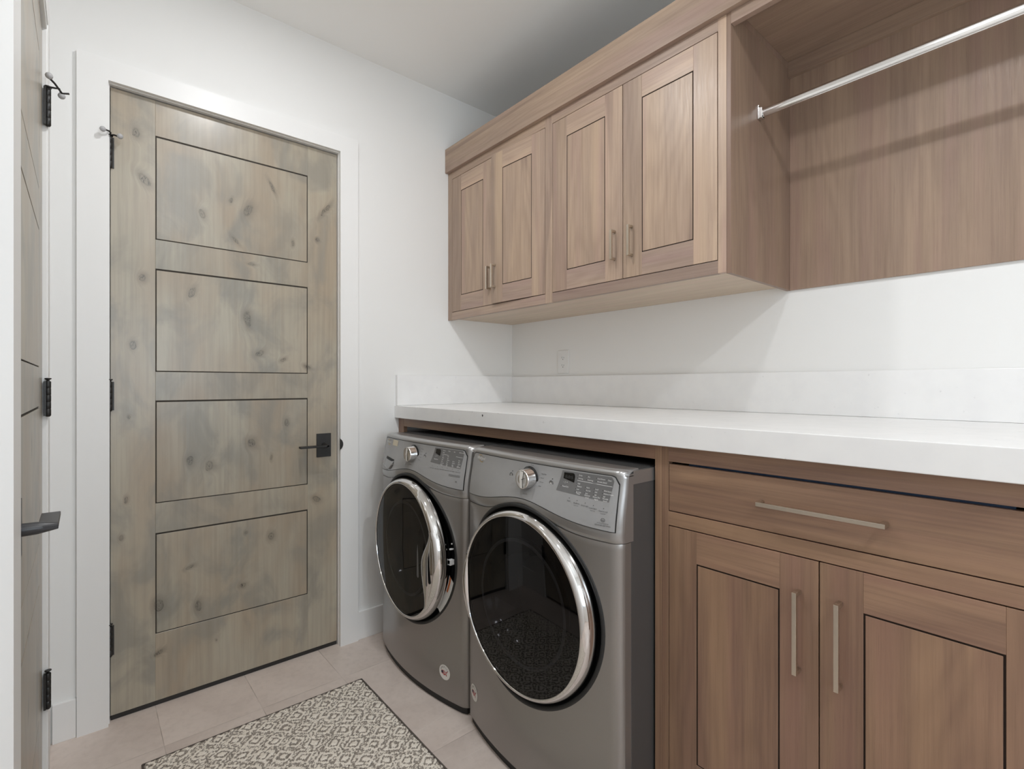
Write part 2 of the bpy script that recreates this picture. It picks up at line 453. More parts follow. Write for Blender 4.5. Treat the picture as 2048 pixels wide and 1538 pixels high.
# ---- rug
def rugmat():
    m = N('rug_yarn')
    at = m.new('ShaderNodeAttribute', attribute_name='yarn')
    pos = m.new('ShaderNodeNewGeometry').outputs['Position']
    f = m.noise(pos, 260.0, 3, 0.7)
    f2 = m.noise(pos, 90.0, 3, 0.7)
    v = m.math('ADD', at.outputs['Fac'], m.math('MULTIPLY', m.math('SUBTRACT', f2, 0.5), 1.5))
    k = m.map(v, 0.34, 0.54)
    dark = m.mix(m.map(f, 0.35, 0.65), lin(98,90,84), lin(190,180,168))
    lt = m.mix(m.map(f, 0.35, 0.65), lin(228,217,202), lin(250,243,232))
    m.base(m.mix(k, dark, lt)); m.set(0.9, 0, 0.1)
    m.bump(f, 0.8, 0.002)
    return m.mat
M_RUG = rugmat()
M_RUGE = plain('rug_binding', lin(96,88,82), 0.9, vary=0.2, scale=400)

# ================================================================== ROOM SHELL
T = 0.14
D1Y = 2.386   # room face of the far door leaf
KD = 2.386/2.36
def wall_with_hole(name, label, axis, c0, c1, a0, a1, z1, h0, h1, hz0, hz1, mat):
    """wall slab between c0..c1 on `axis`, running a0..a1, with one opening"""
    mb = MB()
    def bx(p, q, za, zb):
        if q-p < 1e-6 or zb-za < 1e-6: return
        if axis == 1: mb.box(p, q, c0, c1, za, zb)
        else: mb.box(c0, c1, p, q, za, zb)
    bx(a0, h0, 0, z1); bx(h1, a1, 0, z1); bx(h0, h1, hz1, z1)
    if hz0 > 0: bx(h0, h1, 0, hz0)
    return finish(mb.build(name, mat), label, 'wall', kind='structure')

floor_ob = MB().box(XL-T, XR+T, YB-T, YF+T, -0.1, 0.0).build('floor', M_TILE)
finish(floor_ob, 'taupe stone-look tile floor with thin joints', 'floor', kind='structure')
ceil = MB().box(XL-T, XR+T, YB-T, YF+T, ZC, ZC+0.1).build('ceiling', M_CEIL)
finish(ceil, 'flat white painted ceiling above the room', 'ceiling', kind='structure')
wall_with_hole('wall_far', 'white painted wall holding the knotty door, behind the counter end', 1, YF, YF+T, XL-T, XR+T, ZC, 0.050, 0.945, 0, 2.375, M_WALL)
wall_with_hole('wall_left', 'white painted wall at the left edge, holding the second knotty door', 0, XL-T, XL, YB, YF, ZC, 1.218, 2.121, 0, 2.361, M_WALL)
finish(MB().box(XR, XR+T, YB, YF, 0, ZC).build('wall_right', M_WALL), 'white painted wall behind the cabinets and counter', 'wall', kind='structure')
wall_with_hole('wall_back', 'white painted wall behind the viewpoint with an added window', 1, YB-T, YB, XL-T, XR+T, ZC, -0.05, 1.15, 0.85, 2.25, M_WALL)
# unseen panels added behind both closed doors to stop light leaking under them
finish(MB().box(XL-T, XR+T, YF+T, YF+T+0.05, 0, ZC).build('light_block_far', M_WALL), 'added unseen panel blocking light behind the knotty door', 'wall', kind='structure')
finish(MB().box(XL-T-0.05, XL-T, YB, YF, 0, ZC).build('light_block_left', M_WALL), 'added unseen panel blocking light behind the left door', 'wall', kind='structure')

# unseen window added behind the camera to let fill light in
wr = empty('added_window_1', (0.55, YB-0.07, 0.85), 'added white framed window behind the viewpoint, unseen, for fill light', 'window', kind='structure')
fm = MB()
for a in ((-0.05,0.0,0.85,2.25),(1.10,1.15,0.85,2.25)): fm.box(a[0],a[1],YB-0.12,YB+0.0,a[2],a[3])
for a in ((0.0,1.10,0.85,0.90),(0.0,1.10,2.20,2.25)): fm.box(a[0],a[1],YB-0.12,YB+0.0,a[2],a[3])
fm.box(0.535,0.565,YB-0.09,YB-0.04,0.90,2.20)
fm.build('added_window_frame', M_TRIM, wr, bevel=0.003)
MB().box(0.0,1.10,YB-0.070,YB-0.066,0.90,2.20).build('added_window_pane', M_WGLASS, wr)

# door 1 casing / jamb (far wall)
def trim(name, mb, label, bevel=0.0015):
    return finish(mb.build(name, M_TRIM, bevel=bevel), label, 'trim', kind='structure')
mb = MB()
CT = 2.361
mb.box(-0.020, 0.068, YF-0.020, YF, 0, CT, 2)
mb.box(0.930, 1.0185, YF-0.020, YF, 0, CT, 2)
mb.box(-0.020, 1.0185, YF-0.020, YF, CT, 2.440, 0)
trim('trim_1', mb, 'flat white casing around the knotty door on the far wall', 0)
mb = MB()
J0, J1, JZ = 0.0722, 0.9285, 2.3590
mb.box(0.0505, J0, YF-0.0, YF+0.13, 0, JZ+0.015, 2)
mb.box(J1, 0.9445, YF-0.0, YF+0.13, 0, JZ+0.015, 2)
mb.box(J0, J1, YF-0.0, YF+0.13, JZ, JZ+0.015, 0)
mb.box(J0, J0+0.012, D1Y+0.038, D1Y+0.052, 0, JZ, 2)   # stops
mb.box(J1-0.012, J1, D1Y+0.038, D1Y+0.052, 0, JZ, 2)
mb.box(J0+0.012, J1-0.012, D1Y+0.038, D1Y+0.052, JZ-0.012, JZ, 0)
trim('trim_2', mb, 'white door jamb lining the opening of the far knotty door', 0.001)
# left doorway
XC = -0.084
mb = MB()
mb.box(XL, XC, 1.107, 1.228, 0, CT, 2)
mb.box(XL, XC, 2.111, 2.205, 0, CT, 2)
mb.box(XL, XC, 1.107, 2.205, CT, 2.440, 1)
trim('trim_3', mb, 'flat white casing around the left-hand knotty door', 0)
mb = MB()
mb.box(XC-0.003, XL-0.12, 1.220, 1.2305, 0, 2.3590, 2)
mb.box(XC-0.003, XL-0.12, 2.1085, 2.119, 0, 2.3590, 2)
mb.box(XC-0.003, XL-0.12, 1.2305, 2.1085, 2.3455, 2.3590, 1)
trim('trim_4', mb, 'white door jamb lining the opening of the left-hand knotty door', 0.001)
# baseboards
mb = MB(); mb.box(1.0195, 1.99, YF-0.014, YF, 0, 0.136, 0)
finish(mb.build('baseboard_far', M_TRIM, bevel=0.0015), 'white flat baseboard on the far wall right of the knotty door', 'baseboard', kind='structure')
mb = MB(); mb.box(XC+0.0, -0.021, YF-0.014, YF, 0, 0.136, 0)
finish(mb.build('baseboard_corner', M_TRIM, bevel=0.0015), 'short white baseboard between left corner and the far knotty door', 'baseboard', kind='structure')
mb = MB(); mb.box(XL, XL+0.014, 2.206, YF, 0, 0.136, 1)
mb.box(XL, XL+0.014, YB, 1.106, 0, 0.136, 1)
finish(mb.build('baseboard_left', M_TRIM, bevel=0.0015), 'white flat baseboard along the left wall', 'baseboard', kind='structure')

# ================================================================== DOORS (leaf built in local u,v; mapped to world)
def door_leaf(root, mat, groove, W, H, z0, fn, stile=0.135, thick=0.036):
    """u 0..W from hinge side, d depth from the room face; fn(u,d,z)->world"""
    mb = MB()
    panels = [(1.808, 2.207), (1.299, 1.696), (0.792, 1.188), (0.290, 0.6775)]
    g = 0.0046; gd = 0.0022
    u0, u1 = stile, W-stile
    def bx(a, b, za, zb, vert, m=0, d0=0.0, d1=None):
        st = len(mb.v)
        mb.box(a, b, d0, thick if d1 is None else d1, za, zb, 2, m)
        nf = 6
        for k in range(len(mb.f)-nf, len(mb.f)):
            # grain: x of uv = height for verticals; knots are indexed (height, across) for both
            mb.uv[k] = [(mb.v[i][2], mb.v[i][0]) if vert else (mb.v[i][2]*0.35+mb.v[i][0], mb.v[i][2]*1.0) for i in mb.f[k]]
            if not vert:
                mb.uv[k] = [(mb.v[i][2], mb.v[i][0]) for i in mb.f[k]]
    bx(0, u0, z0, z0+H, True); bx(u1, W, z0, z0+H, True)
    prev = z0
    for (a, b) in sorted(panels):
        bx(u0, u1, prev, a, False); prev = b
    bx(u0, u1, prev, z0+H, False)
    for (a, b) in panels:
        bx(u0+g*0.8, u1-g*0.8, a+g*0.8, b-g*1.35, True)
    n_wood = len(mb.f)
    for (a, b) in panels:
        bx(u0-0.002, u1+0.002, a-0.002, b+0.002, True, 1, gd, thick-gd)
    mb.xform(lambda p: fn(p[0], p[1], p[2]))
    return mb.build('door_leaf', [mat, groove], root, bevel=0.0007, seg=1)

d1 = empty('door_1', (0.495, YF, 0), 'grey-brown stained knotty four-panel door with black lever in the far wall', 'door', kind='structure')
door_leaf(d1, M_ALDER, M_ALDERG, 0.8413, 2.3095, 0.0325, lambda u, d, z: ((0.0742+u)*KD, D1Y+d, 1.25+(z-1.25)*KD))
XD = -0.0975
d2 = empty('door_2', (XD, 1.67, 0), 'stained knotty door at the left edge, seen almost edge-on', 'door', kind='structure')
door_leaf(d2, M_ALDER2, M_ALDERG, 0.871, 2.3220, 0.020, lambda u, d, z: (XD-d, 2.1055-u, z))

MB().box(0.0765, 0.9255, D1Y+0.003, D1Y+0.030, 0.0008, 0.0192).build('under_door_shade', M_IRON, d1, label='black strip standing for the shade under the door')  # black strip drawn in place of the shade under the door
def hinge(parent, c, zt, zb, stop=None, leafdir=(1,0,0)):
    """barrel at c (x,y), knuckles zb..zt"""
    mb = MB(); n = 5; h = (zt-zb)/n
    r = 0.0072
    for k in range(n):
        mb.lathe([(r*0.86, k*h), (r, k*h+0.0012), (r, (k+1)*h-0.0012), (r*0.86, (k+1)*h)], 2, (c[0], c[1], zb), 16)
    mb.lathe([(r*0.6, 0), (r*0.9, 0.003)], 2, (c[0], c[1], zb-0.003), 16, cap0=True)
    if stop is None:
        mb.lathe([(r*0.55, 0), (r*0.5, 0.004), (r*1.15, 0.007), (r*1.15, 0.0095), (r*0.4, 0.0105)], 2, (c[0], c[1], zt), 16, cap1=True)
    # leaf plates
    lx, ly, _ = leafdir
    a = (c[0]-lx*0.002, c[1]-ly*0.002)
    hb = MB()
    if abs(lx) > 0: mb.box(c[0]-0.011, c[0]+0.012, c[1]+0.004, c[1]+0.0085, zb, zt)
    else: mb.box(c[0]-0.010, c[0]-0.004, c[1]-0.012, c[1]+0.002, zb, zt)
    o = mb.build('hinge', M_IRON, parent)
    if stop:
        sm = MB()
        for pts, rad in stop['arms']: sm.tube(pts, rad, 8)
        sm.lathe([(0.009, -0.002), (0.009, 0.002)], 2, (c[0], c[1], zt+0.004), 16, cap0=True, cap1=True)
        s_ = sm.build('hinge_pin_stop', M_IRON, o)
        rb = MB()
        for b, dr in stop['balls']:
            rb.sphere(b, 0.0095, 14)
        rb.build('rubber_tip', M_RUBBER, o, label='grey rubber bumper tips')
    return o
cx, cy = 0.0727*1.0095, D1Y-0.0085
hinge(d1, (cx, cy), 2.167, 2.054, stop=dict(
    arms=[([(cx, cy, 2.172), (cx+0.001, cy-0.022, 2.174), (cx-0.005, cy-0.042, 2.170), (cx-0.017, cy-0.050, 2.169)], 0.0030),
          ([(cx, cy, 2.172), (cx+0.012, cy-0.014, 2.171), (cx+0.022, cy-0.020, 2.167), (cx+0.026, cy-0.030, 2.166)], 0.0030)],
    balls=[((cx-0.022, cy-0.052, 2.168), 0), ((cx+0.028, cy-0.034, 2.164), 0)]))
hinge(d1, (cx, cy), 1.260, 1.154)
hinge(d1, (cx, cy), 0.354, 0.245)
cx2, cy2 = XD+0.0135, 2.100
hinge(d2, (cx2, cy2), 2.160, 2.046, stop=dict(
    arms=[([(cx2, cy2, 2.165), (cx2+0.014, cy2-0.004, 2.165), (cx2+0.026, cy2-0.006, 2.166), (cx2+0.030, cy2+0.002, 2.156)], 0.0030),
          ([(cx2+0.004, cy2-0.040, 2.176), (cx2+0.016, cy2-0.020, 2.172), (cx2+0.032, cy2-0.004, 2.155), (cx2+0.048, cy2+0.004, 2.163)], 0.0030)],
    balls=[((cx2+0.004, cy2-0.044, 2.180), 0), ((cx2+0.031, cy2+0.004, 2.150), 0)]), leafdir=(0,1,0))
hinge(d2, (cx2, cy2), 1.260, 1.154, leafdir=(0,1,0))
hinge(d2, (cx2, cy2), 0.363, 0.256, leafdir=(0,1,0))

# lever handles
def lever(parent, fn, mat):
    """local: a = along lever towards hinge, d = out of the door, z"""
    mb = MB()
    mb.box(-0.0335, 0.0335, 0, 0.007, -0.055, 0.055)
    mb.xform(lambda p: fn(*p)); r = mb.build('door_handle', mat, parent, bevel=0.001)
    m2 = MB()
    m2.lathe([(0.0125, 0.006), (0.0118, 0.03), (0.0062, 0.060)], 1, (0, 0, 0), 20, cap1=True)
    # flat blade
    m2.box(-0.010, 0.122, 0.030, 0.060, -0.0045, 0.0045)
    m2.xform(lambda p: fn(*p)); m2.build('lever', mat, r, bevel=0.0012)
    return r
lever(d1, lambda a, d, z: (0.8622-a, D1Y-d, 0.9640+z), M_IRON)
lever(d2, lambda a, d, z: (XD+d, 1.312+a, 0.977+z), M_IRONG)
mb = MB()
mb.lathe([(0.031, 0.0), (0.031, 0.0030)], 1, (0.9110, YF-0.0235, 0.966), 24, cap0=True, cap1=True, a0=-0.0, a1=2*PI)
def strike_clip(p): return (max(p[0], 0.9262), p[1], p[2])
mb.xform(strike_clip)
mb.build('strike_lip', M_IRON, d1)

# ================================================================== COUNTER, BASE CABINET
YE = -0.035      # near end of the base cabinet
YN = -0.86       # near end of the counter and of the hanging bay
cb = empty('countertop', (1.62, 1.17, 1.0785), 'thick white quartz counter over both laundry machines and the base cabinet', 'countertop')
MB().box(1.222, XR-0.001, YN-0.02, YF-0.001, 1.0785, 1.141).build('slab', M_QUARTZ, cb, bevel=0.0018)
MB().box(1.245, XR-0.001, YN, YN+0.022, 0, 1.0783, 2).build('support_panel', M_WOODB, cb, bevel=0.0008)
MB().box(XR-0.020, XR-0.001, YN-0.02, YF-0.0215, 1.1415, 1.2965).build('backsplash', M_QUARTZ, cb, bevel=0.0012)
MB().box(1.2275, XR-0.001, YF-0.021, YF-0.001, 1.1415, 1.2995).build('backsplash', M_QUARTZ, cb, bevel=0.0012)
mb = MB(); mb.poly([(1.2217, 1.6215, 1.1275), (1.2217, 1.6165, 1.1300), (1.2217, 1.6125, 1.1262), (1.2217, 1.6140, 1.1215), (1.2217, 1.6180, 1.1190)])
mb.build('chip', M_BLACKM, cb, label='small dark chip in the front edge')

# laundry opening frame
lf = empty('appliance_surround', (1.26, 1.6, 0), 'walnut rail and stile framing the laundry machines below the counter', 'cabinet frame')
MB().box(1.245, 1.266, 0.8297, 2.3145, 1.0365, 1.0783, 1).build('top_rail', M_WOODB, lf, bevel=0.0008)
MB().box(1.245, 1.266, 2.3150, YF-0.001, 0, 1.0783, 2).build('stile', M_WOODB, lf, bevel=0.0008)

def shaker(mb, x, y0, y1, z0, z1, st, rt, rb, th=0.021, sl=None, sr=None):
    """frame and flush panel with a routed groove; face at x, thickness into +x. y0<y1"""
    sl = st if sl is None else sl; sr = st if sr is None else sr   # sl = stile at y1 (left in view), sr = stile at y0
    mb.box(x, x+th, y1-sl, y1, z0, z1, 2); mb.box(x, x+th, y0, y0+sr, z0, z1, 2)
    mb.box(x, x+th, y0+sr, y1-sl, z1-rt, z1, 1); mb.box(x, x+th, y0+sr, y1-sl, z0, z0+rb, 1)
    g = 0.0040
    mb.box(x, x+th, y0+sr+g*0.95, y1-sl-g*0.95, z0+rb+g*0.8, z1-rt-g, 2)
    mb.box(x+0.0014, x+th-0.002, y0+sr-0.003, y1-sl+0.003, z0+rb-0.003, z1-rt+0.003, 2, 1)

def bar_pull(parent, p, vertical, L, out=0.030, t=0.0085, w=0.0095, mat=None):
    """square bar pull centred at p on a face facing -X"""
    x, y, z = p; mb = MB(); h = L/2
    if vertical:
        mb.box(x-out, x-out+t, y-w/2, y+w/2, z-h, z+h)
        for s_ in (-1, 1): mb.box(x-out+t, x, y-w/2, y+w/2, z+s_*h-(t if s_ > 0 else 0), z+s_*h+(0 if s_ > 0 else t))
    else:
        mb.box(x-out, x-out+t, y-h, y+h, z-w/2, z+w/2)
        for s_ in (-1, 1): mb.box(x-out+t, x, y+s_*h-(t if s_ > 0 else 0), y+s_*h+(0 if s_ > 0 else t), z-w/2, z+w/2)
    return mb.build('handle', M_NICKEL, parent, bevel=0.0007)

XB = 1.245
bc = empty('base_cabinet', (1.6, 0.40, 0), 'walnut base cabinet with one wide drawer over two doors', 'cabinet')
mb = MB()
mb.box(XB, XB+0.021, 0.7856, 0.8060, 0, 1.0783, 2)            # left stile
mb.box(XB, XR-0.002, 0.8066, 0.8292, 0, 1.0783, 2)            # end panel by the dryer
mb.box(XB, XB+0.021, YE, 0.0250, 0, 1.0783, 2)                # right stile
mb.box(XB, XB+0.021, 0.0250, 0.7856, 1.0350, 1.0783, 1)       # top rail
mb.box(XB, XB+0.021, 0.0250, 0.7856, 0.8575, 0.8960, 1)       # mid rail
mb.box(XB, XB+0.021, 0.0250, 0.7856, 0.105, 0.145, 1)         # bottom rail
mb.build('face_frame', M_WOODB, bc, bevel=0.0008)
mb = MB()
mb.box(XB+0.03, XR-0.003, 0.79, 0.805, 0.10, 1.07, 2); mb.box(XB+0.022, XR-0.003, YE, YE+0.018, 0, 1.0783, 2)
mb.box(XB+0.03, XR-0.003, YE+0.018, 0.79, 0.10, 0.118, 1)
mb.box(XR-0.012, XR-0.003, YE+0.018, 0.79, 0.118, 1.07, 2)
mb.box(XB+0.06, XB+0.078, YE+0.018, 0.79, 0.0, 0.10, 1)
mb.build('carcass', M_WOODD, bc)
dr = MB(); dr.box(XB, XB+0.021, 0.0275, 0.7838, 0.8985, 1.0283, 1)
drw = dr.build('drawer', M_WOODB, bc, bevel=0.0009)
MB().box(XB+0.030, XB+0.45, 0.06, 0.75, 0.91, 1.0).build('drawer_box', M_WOODD, drw)
MB().box(XB+0.012, XB+0.020, 0.098, 0.730, 1.0285, 1.0347).build('film_strip', M_FILM, drw, label='dark blue film strip in the gap above the drawer')
bar_pull(drw, (XB, 0.4070, 0.9655), False, 0.254)
for (y0, y1, py) in ((0.4088, 0.7838, 0.4490), (0.0275, 0.4062, 0.3660)):
    mb = MB(); shaker(mb, XB, y0, y1, 0.148, 0.8548, 0.082, 0.085, 0.085)
    dd = mb.build('door', [M_WOODB, M_WOODD], bc, bevel=0.0008)
    bar_pull(dd, (XB, py, 0.6880), True, 0.186)

# ================================================================== WALL CABINET
XU = 1.550
uc = empty('wall_cabinet', (1.79, 1.57, 1.60), 'walnut wall cabinet with four framed doors above the laundry machines', 'cabinet')
mb = MB()
mb.box(XU, XU+0.021, 2.3290, YF-0.001, 1.607, 2.424, 2)
mb.box(XU, XU+0.021, 1.5490, 1.5925, 1.607, 2.424, 2)
mb.box(XU, XU+0.021, 0.7710, 0.7990, 1.607, 2.424, 2)
for (a, b) in ((1.5925, 2.3290), (0.7990, 1.5490)):
    mb.box(XU, XU+0.021, a, b, 1.607, 1.6480, 1); mb.box(XU, XU+0.021, a, b, 2.3850, 2.424, 1)
mb.build('face_frame', M_WOOD, uc, bevel=0.0008)
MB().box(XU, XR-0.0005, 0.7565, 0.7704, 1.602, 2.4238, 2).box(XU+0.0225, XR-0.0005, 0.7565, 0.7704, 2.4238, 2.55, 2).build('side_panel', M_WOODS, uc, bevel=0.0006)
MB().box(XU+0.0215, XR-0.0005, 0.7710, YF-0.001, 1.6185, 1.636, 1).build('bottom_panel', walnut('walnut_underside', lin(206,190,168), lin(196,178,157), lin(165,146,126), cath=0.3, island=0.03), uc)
mb = MB(); mb.box(XR-0.012, XR-0.0006, 0.7710, YF-0.001, 1.636, 2.55, 2); mb.box(XU+0.0215, XR-0.012, YF-0.016, YF-0.001, 1.636, 2.55, 2)
mb.box(XU+0.0215, XR-0.012, 0.7710, YF-0.016, 2.535, 2.55, 1)
mb.build('carcass', M_WOODD, uc)
doors = [(1.9632, 2.3270, 'L'), (1.5945, 1.9608, 'R'), (1.1748, 1.5470, 'L'), (0.8010, 1.1722, 'R')]
pulls = [1.988, 1.932, 1.211, 1.132]
for k, ((y0, y1, s_), py) in enumerate(zip(doors, pulls)):
    mb = MB(); shaker(mb, XU, y0+0.0005, y1-0.0005, 1.6506, 2.3828, 0.083, 0.083, 0.083)
    hm = None
    if k == 1:     # this door stands slightly open
        ang = math.radians(2.3); yy = y0
        rot = lambda p: (XU-((p[1]-yy)*math.sin(ang))+(p[0]-XU)*math.cos(ang), yy+(p[1]-yy)*math.cos(ang)+(p[0]-XU)*math.sin(ang), p[2])
        mb.xform(rot)
    dd = mb.build('door', [M_WOOD, M_WOODD], uc, bevel=0.0008, label='door standing slightly ajar' if k == 1 else None)
    hx = XU-(0.0134 if k == 1 else 0.0)
    bar_pull(dd, (hx, py, 1.7830), True, 0.114, out=0.028)

mb = MB()
for (ya, yb) in ((2.3270-0.0005, 2.3290), (1.9608-0.0005, 1.9632+0.0005), (1.5925, 1.5945+0.0005), (1.5470-0.0005, 1.5490), (1.1722-0.0005, 1.1748+0.0005), (0.7990, 0.8010+0.0005)):
    mb.box(XU+0.0045, XU+0.0205, ya, yb, 1.6480, 2.3850)
for (ya, yb) in ((1.5945, 2.3270), (0.8010, 1.5470)):
    mb.box(XU+0.0045, XU+0.0205, ya, yb, 1.6480, 1.6506); mb.box(XU+0.0045, XU+0.0205, ya, yb, 2.3828, 2.3850)
mb.build('door_gap_shade', M_WOODD, uc)  # dark strips stand in for the shade inside the door gaps
# hanging bay
hb = empty('hanging_bay', (1.79, 0.36, 1.60), 'open walnut hanging bay with back panel at the right edge', 'cabinet')
MB().box(XR-0.0100, XR-0.0005, YN, 0.7563, 1.602, 2.447, 2).build('back_panel', M_WOODV, hb, bevel=0.0005)
MB().box(XR-0.0280, XR-0.0102, YN, 0.7563, 2.392, 2.447, 1).build('nailing_cleat', M_WOODV, hb, bevel=0.0005)
MB().box(XU+0.0215, XR-0.0005, YN, 0.7563, 2.4475, 2.465, 1).build('soffit_panel', M_WOODV, hb, bevel=0.0005)
MB().box(XU, XU+0.021, YN, 0.7563, 2.3865, 2.424, 1).build('front_rail', M_WOOD, hb, bevel=0.0008)
MB().box(XU, XR-0.0005, YN-0.020, YN, 1.602, 2.4238, 2).box(XU+0.0225, XR-0.0005, YN-0.020, YN, 2.4238, 2.55, 2).build('side_panel', M_WOODV, hb, bevel=0.0005)
# crown board
mb = MB(); mb.box(1.5300, XU+0.0, YN-0.02, YF-0.001, 2.4242, 2.5560, 1); mb.box(XU, XU+0.021, YN-0.02, YF-0.001, 2.4242, 2.5560, 1)
o = mb.build('crown_board', M_WOOD, bevel=0.001); finish(o, 'flat walnut crown board running along the top of the upper cabinets', 'crown board')

# closet rod
rr = empty('closet_rod', (1.75, 0.36, 2.17), 'oval chrome clothes rod hanging across the open walnut bay', 'clothes rod')
mb = MB(); n = 28; rows = []
for yy in (YN+0.001, 0.7545):
    row = []
    for i in range(n+1):
        t = 2*PI*i/n; ex = 0.0075*math.copysign(abs(math.cos(t))**0.75, math.cos(t)); ez = 0.0150*math.copysign(abs(math.sin(t))**0.9, math.sin(t))
        row.append((1.75+ex, yy, 2.170+ez))
    rows.append(row)
mb.grid(rows); mb.build('rod', M_CHROMED, rr)
for ys, s_ in ((0.7560, -1), (YN+0.0005, 1)):
    mb = MB()
    mb.box(1.7385, 1.7615, ys, ys+s_*0.003, 2.150, 2.196); mb.box(1.7385, 1.7415, ys+s_*0.003, ys+s_*0.014, 2.152, 2.186)
    mb.box(1.7585, 1.7615, ys+s_*0.003, ys+s_*0.014, 2.152, 2.186); mb.box(1.7415, 1.7585, ys+s_*0.003, ys+s_*0.014, 2.150, 2.1535)
    mb.lathe([(0.0035, 0), (0.0035, s_*0.002)], 1, (1.750, ys+s_*0.003, 2.1915), 10, cap1=True)
    mb.build('rod_bracket', M_CHROME, rr, bevel=0.0006)

# outlet
orr = empty('wall_outlet', (XR, 1.929, 1.375), 'white duplex electrical outlet on the right wall above the backsplash', 'outlet')
MB().box(XR-0.006, XR, 1.8892, 1.9690, 1.3116, 1.4388).build('cover_plate', M_PLATE, orr, bevel=0.002)
for zc in (1.3965, 1.3540):
    mb = MB(); mb.lathe([(0.0170, -0.0068), (0.0170, -0.0010)], 0, (XR, 1.929, zc), 24, cap0=True)
    mb.xform(lambda p: (p[0], p[1], max(min(p[2], zc+0.0145), zc-0.0145)))
    rc = mb.build('receptacle', M_PLATE, orr)
    mb = MB()
    mb.box(XR-0.0072, XR-0.006, 1.9350, 1.9368, zc-0.002, zc+0.008); mb.box(XR-0.0072, XR-0.006, 1.9215, 1.9233, zc-0.002, zc+0.006)
    mb.lathe([(0.0026, -0.0072), (0.0026, -0.006)], 0, (XR, 1.929, zc-0.0078), 12, cap0=True)
    mb.build('socket_slots', M_SLOT, rc)

# ================================================================== LAUNDRY MACHINES
_tc = {}
def text_geo(txt):
    if txt in _tc: return _tc[txt]
    cu = bpy.data.curves.new('t', 'FONT'); cu.body = txt; cu.size = 1.0; cu.resolution_u = 2
    o = bpy.data.objects.new('t', cu); C.objects.link(o)
    bpy.context.view_layer.update()
    me = o.evaluated_get(bpy.context.evaluated_depsgraph_get()).to_mesh()
    vs = [(v.co.x, v.co.y) for v in me.vertices]; fs = [tuple(p.vertices) for p in me.polygons]
    o.to_mesh_clear(); C.objects.unlink(o); bpy.data.objects.remove(o); bpy.data.curves.remove(cu)
    wd = max([v[0] for v in vs] or [0]); _tc[txt] = (vs, fs, wd); return _tc[txt]
def put_text(mb, txt, y, z, size, surf, m=0, align='L', lift=0.0012, width=None, italic=0.0):
    """y runs to the right as decreasing world Y"""
    vs, fs, wd = text_geo(txt); sx = size
    if width: sx = width/max(wd, 1e-6)
    o = 0 if align == 'L' else (-wd*sx/2 if align == 'C' else -wd*sx)
    b = len(mb.v)
    for (a, c) in vs:
        yy = y-(o+a*sx+c*size*italic); zz = z+c*size
        mb.v.append((surf(yy, zz)-lift, yy, zz))
    for f in fs: mb.face([b+i for i in f], m)

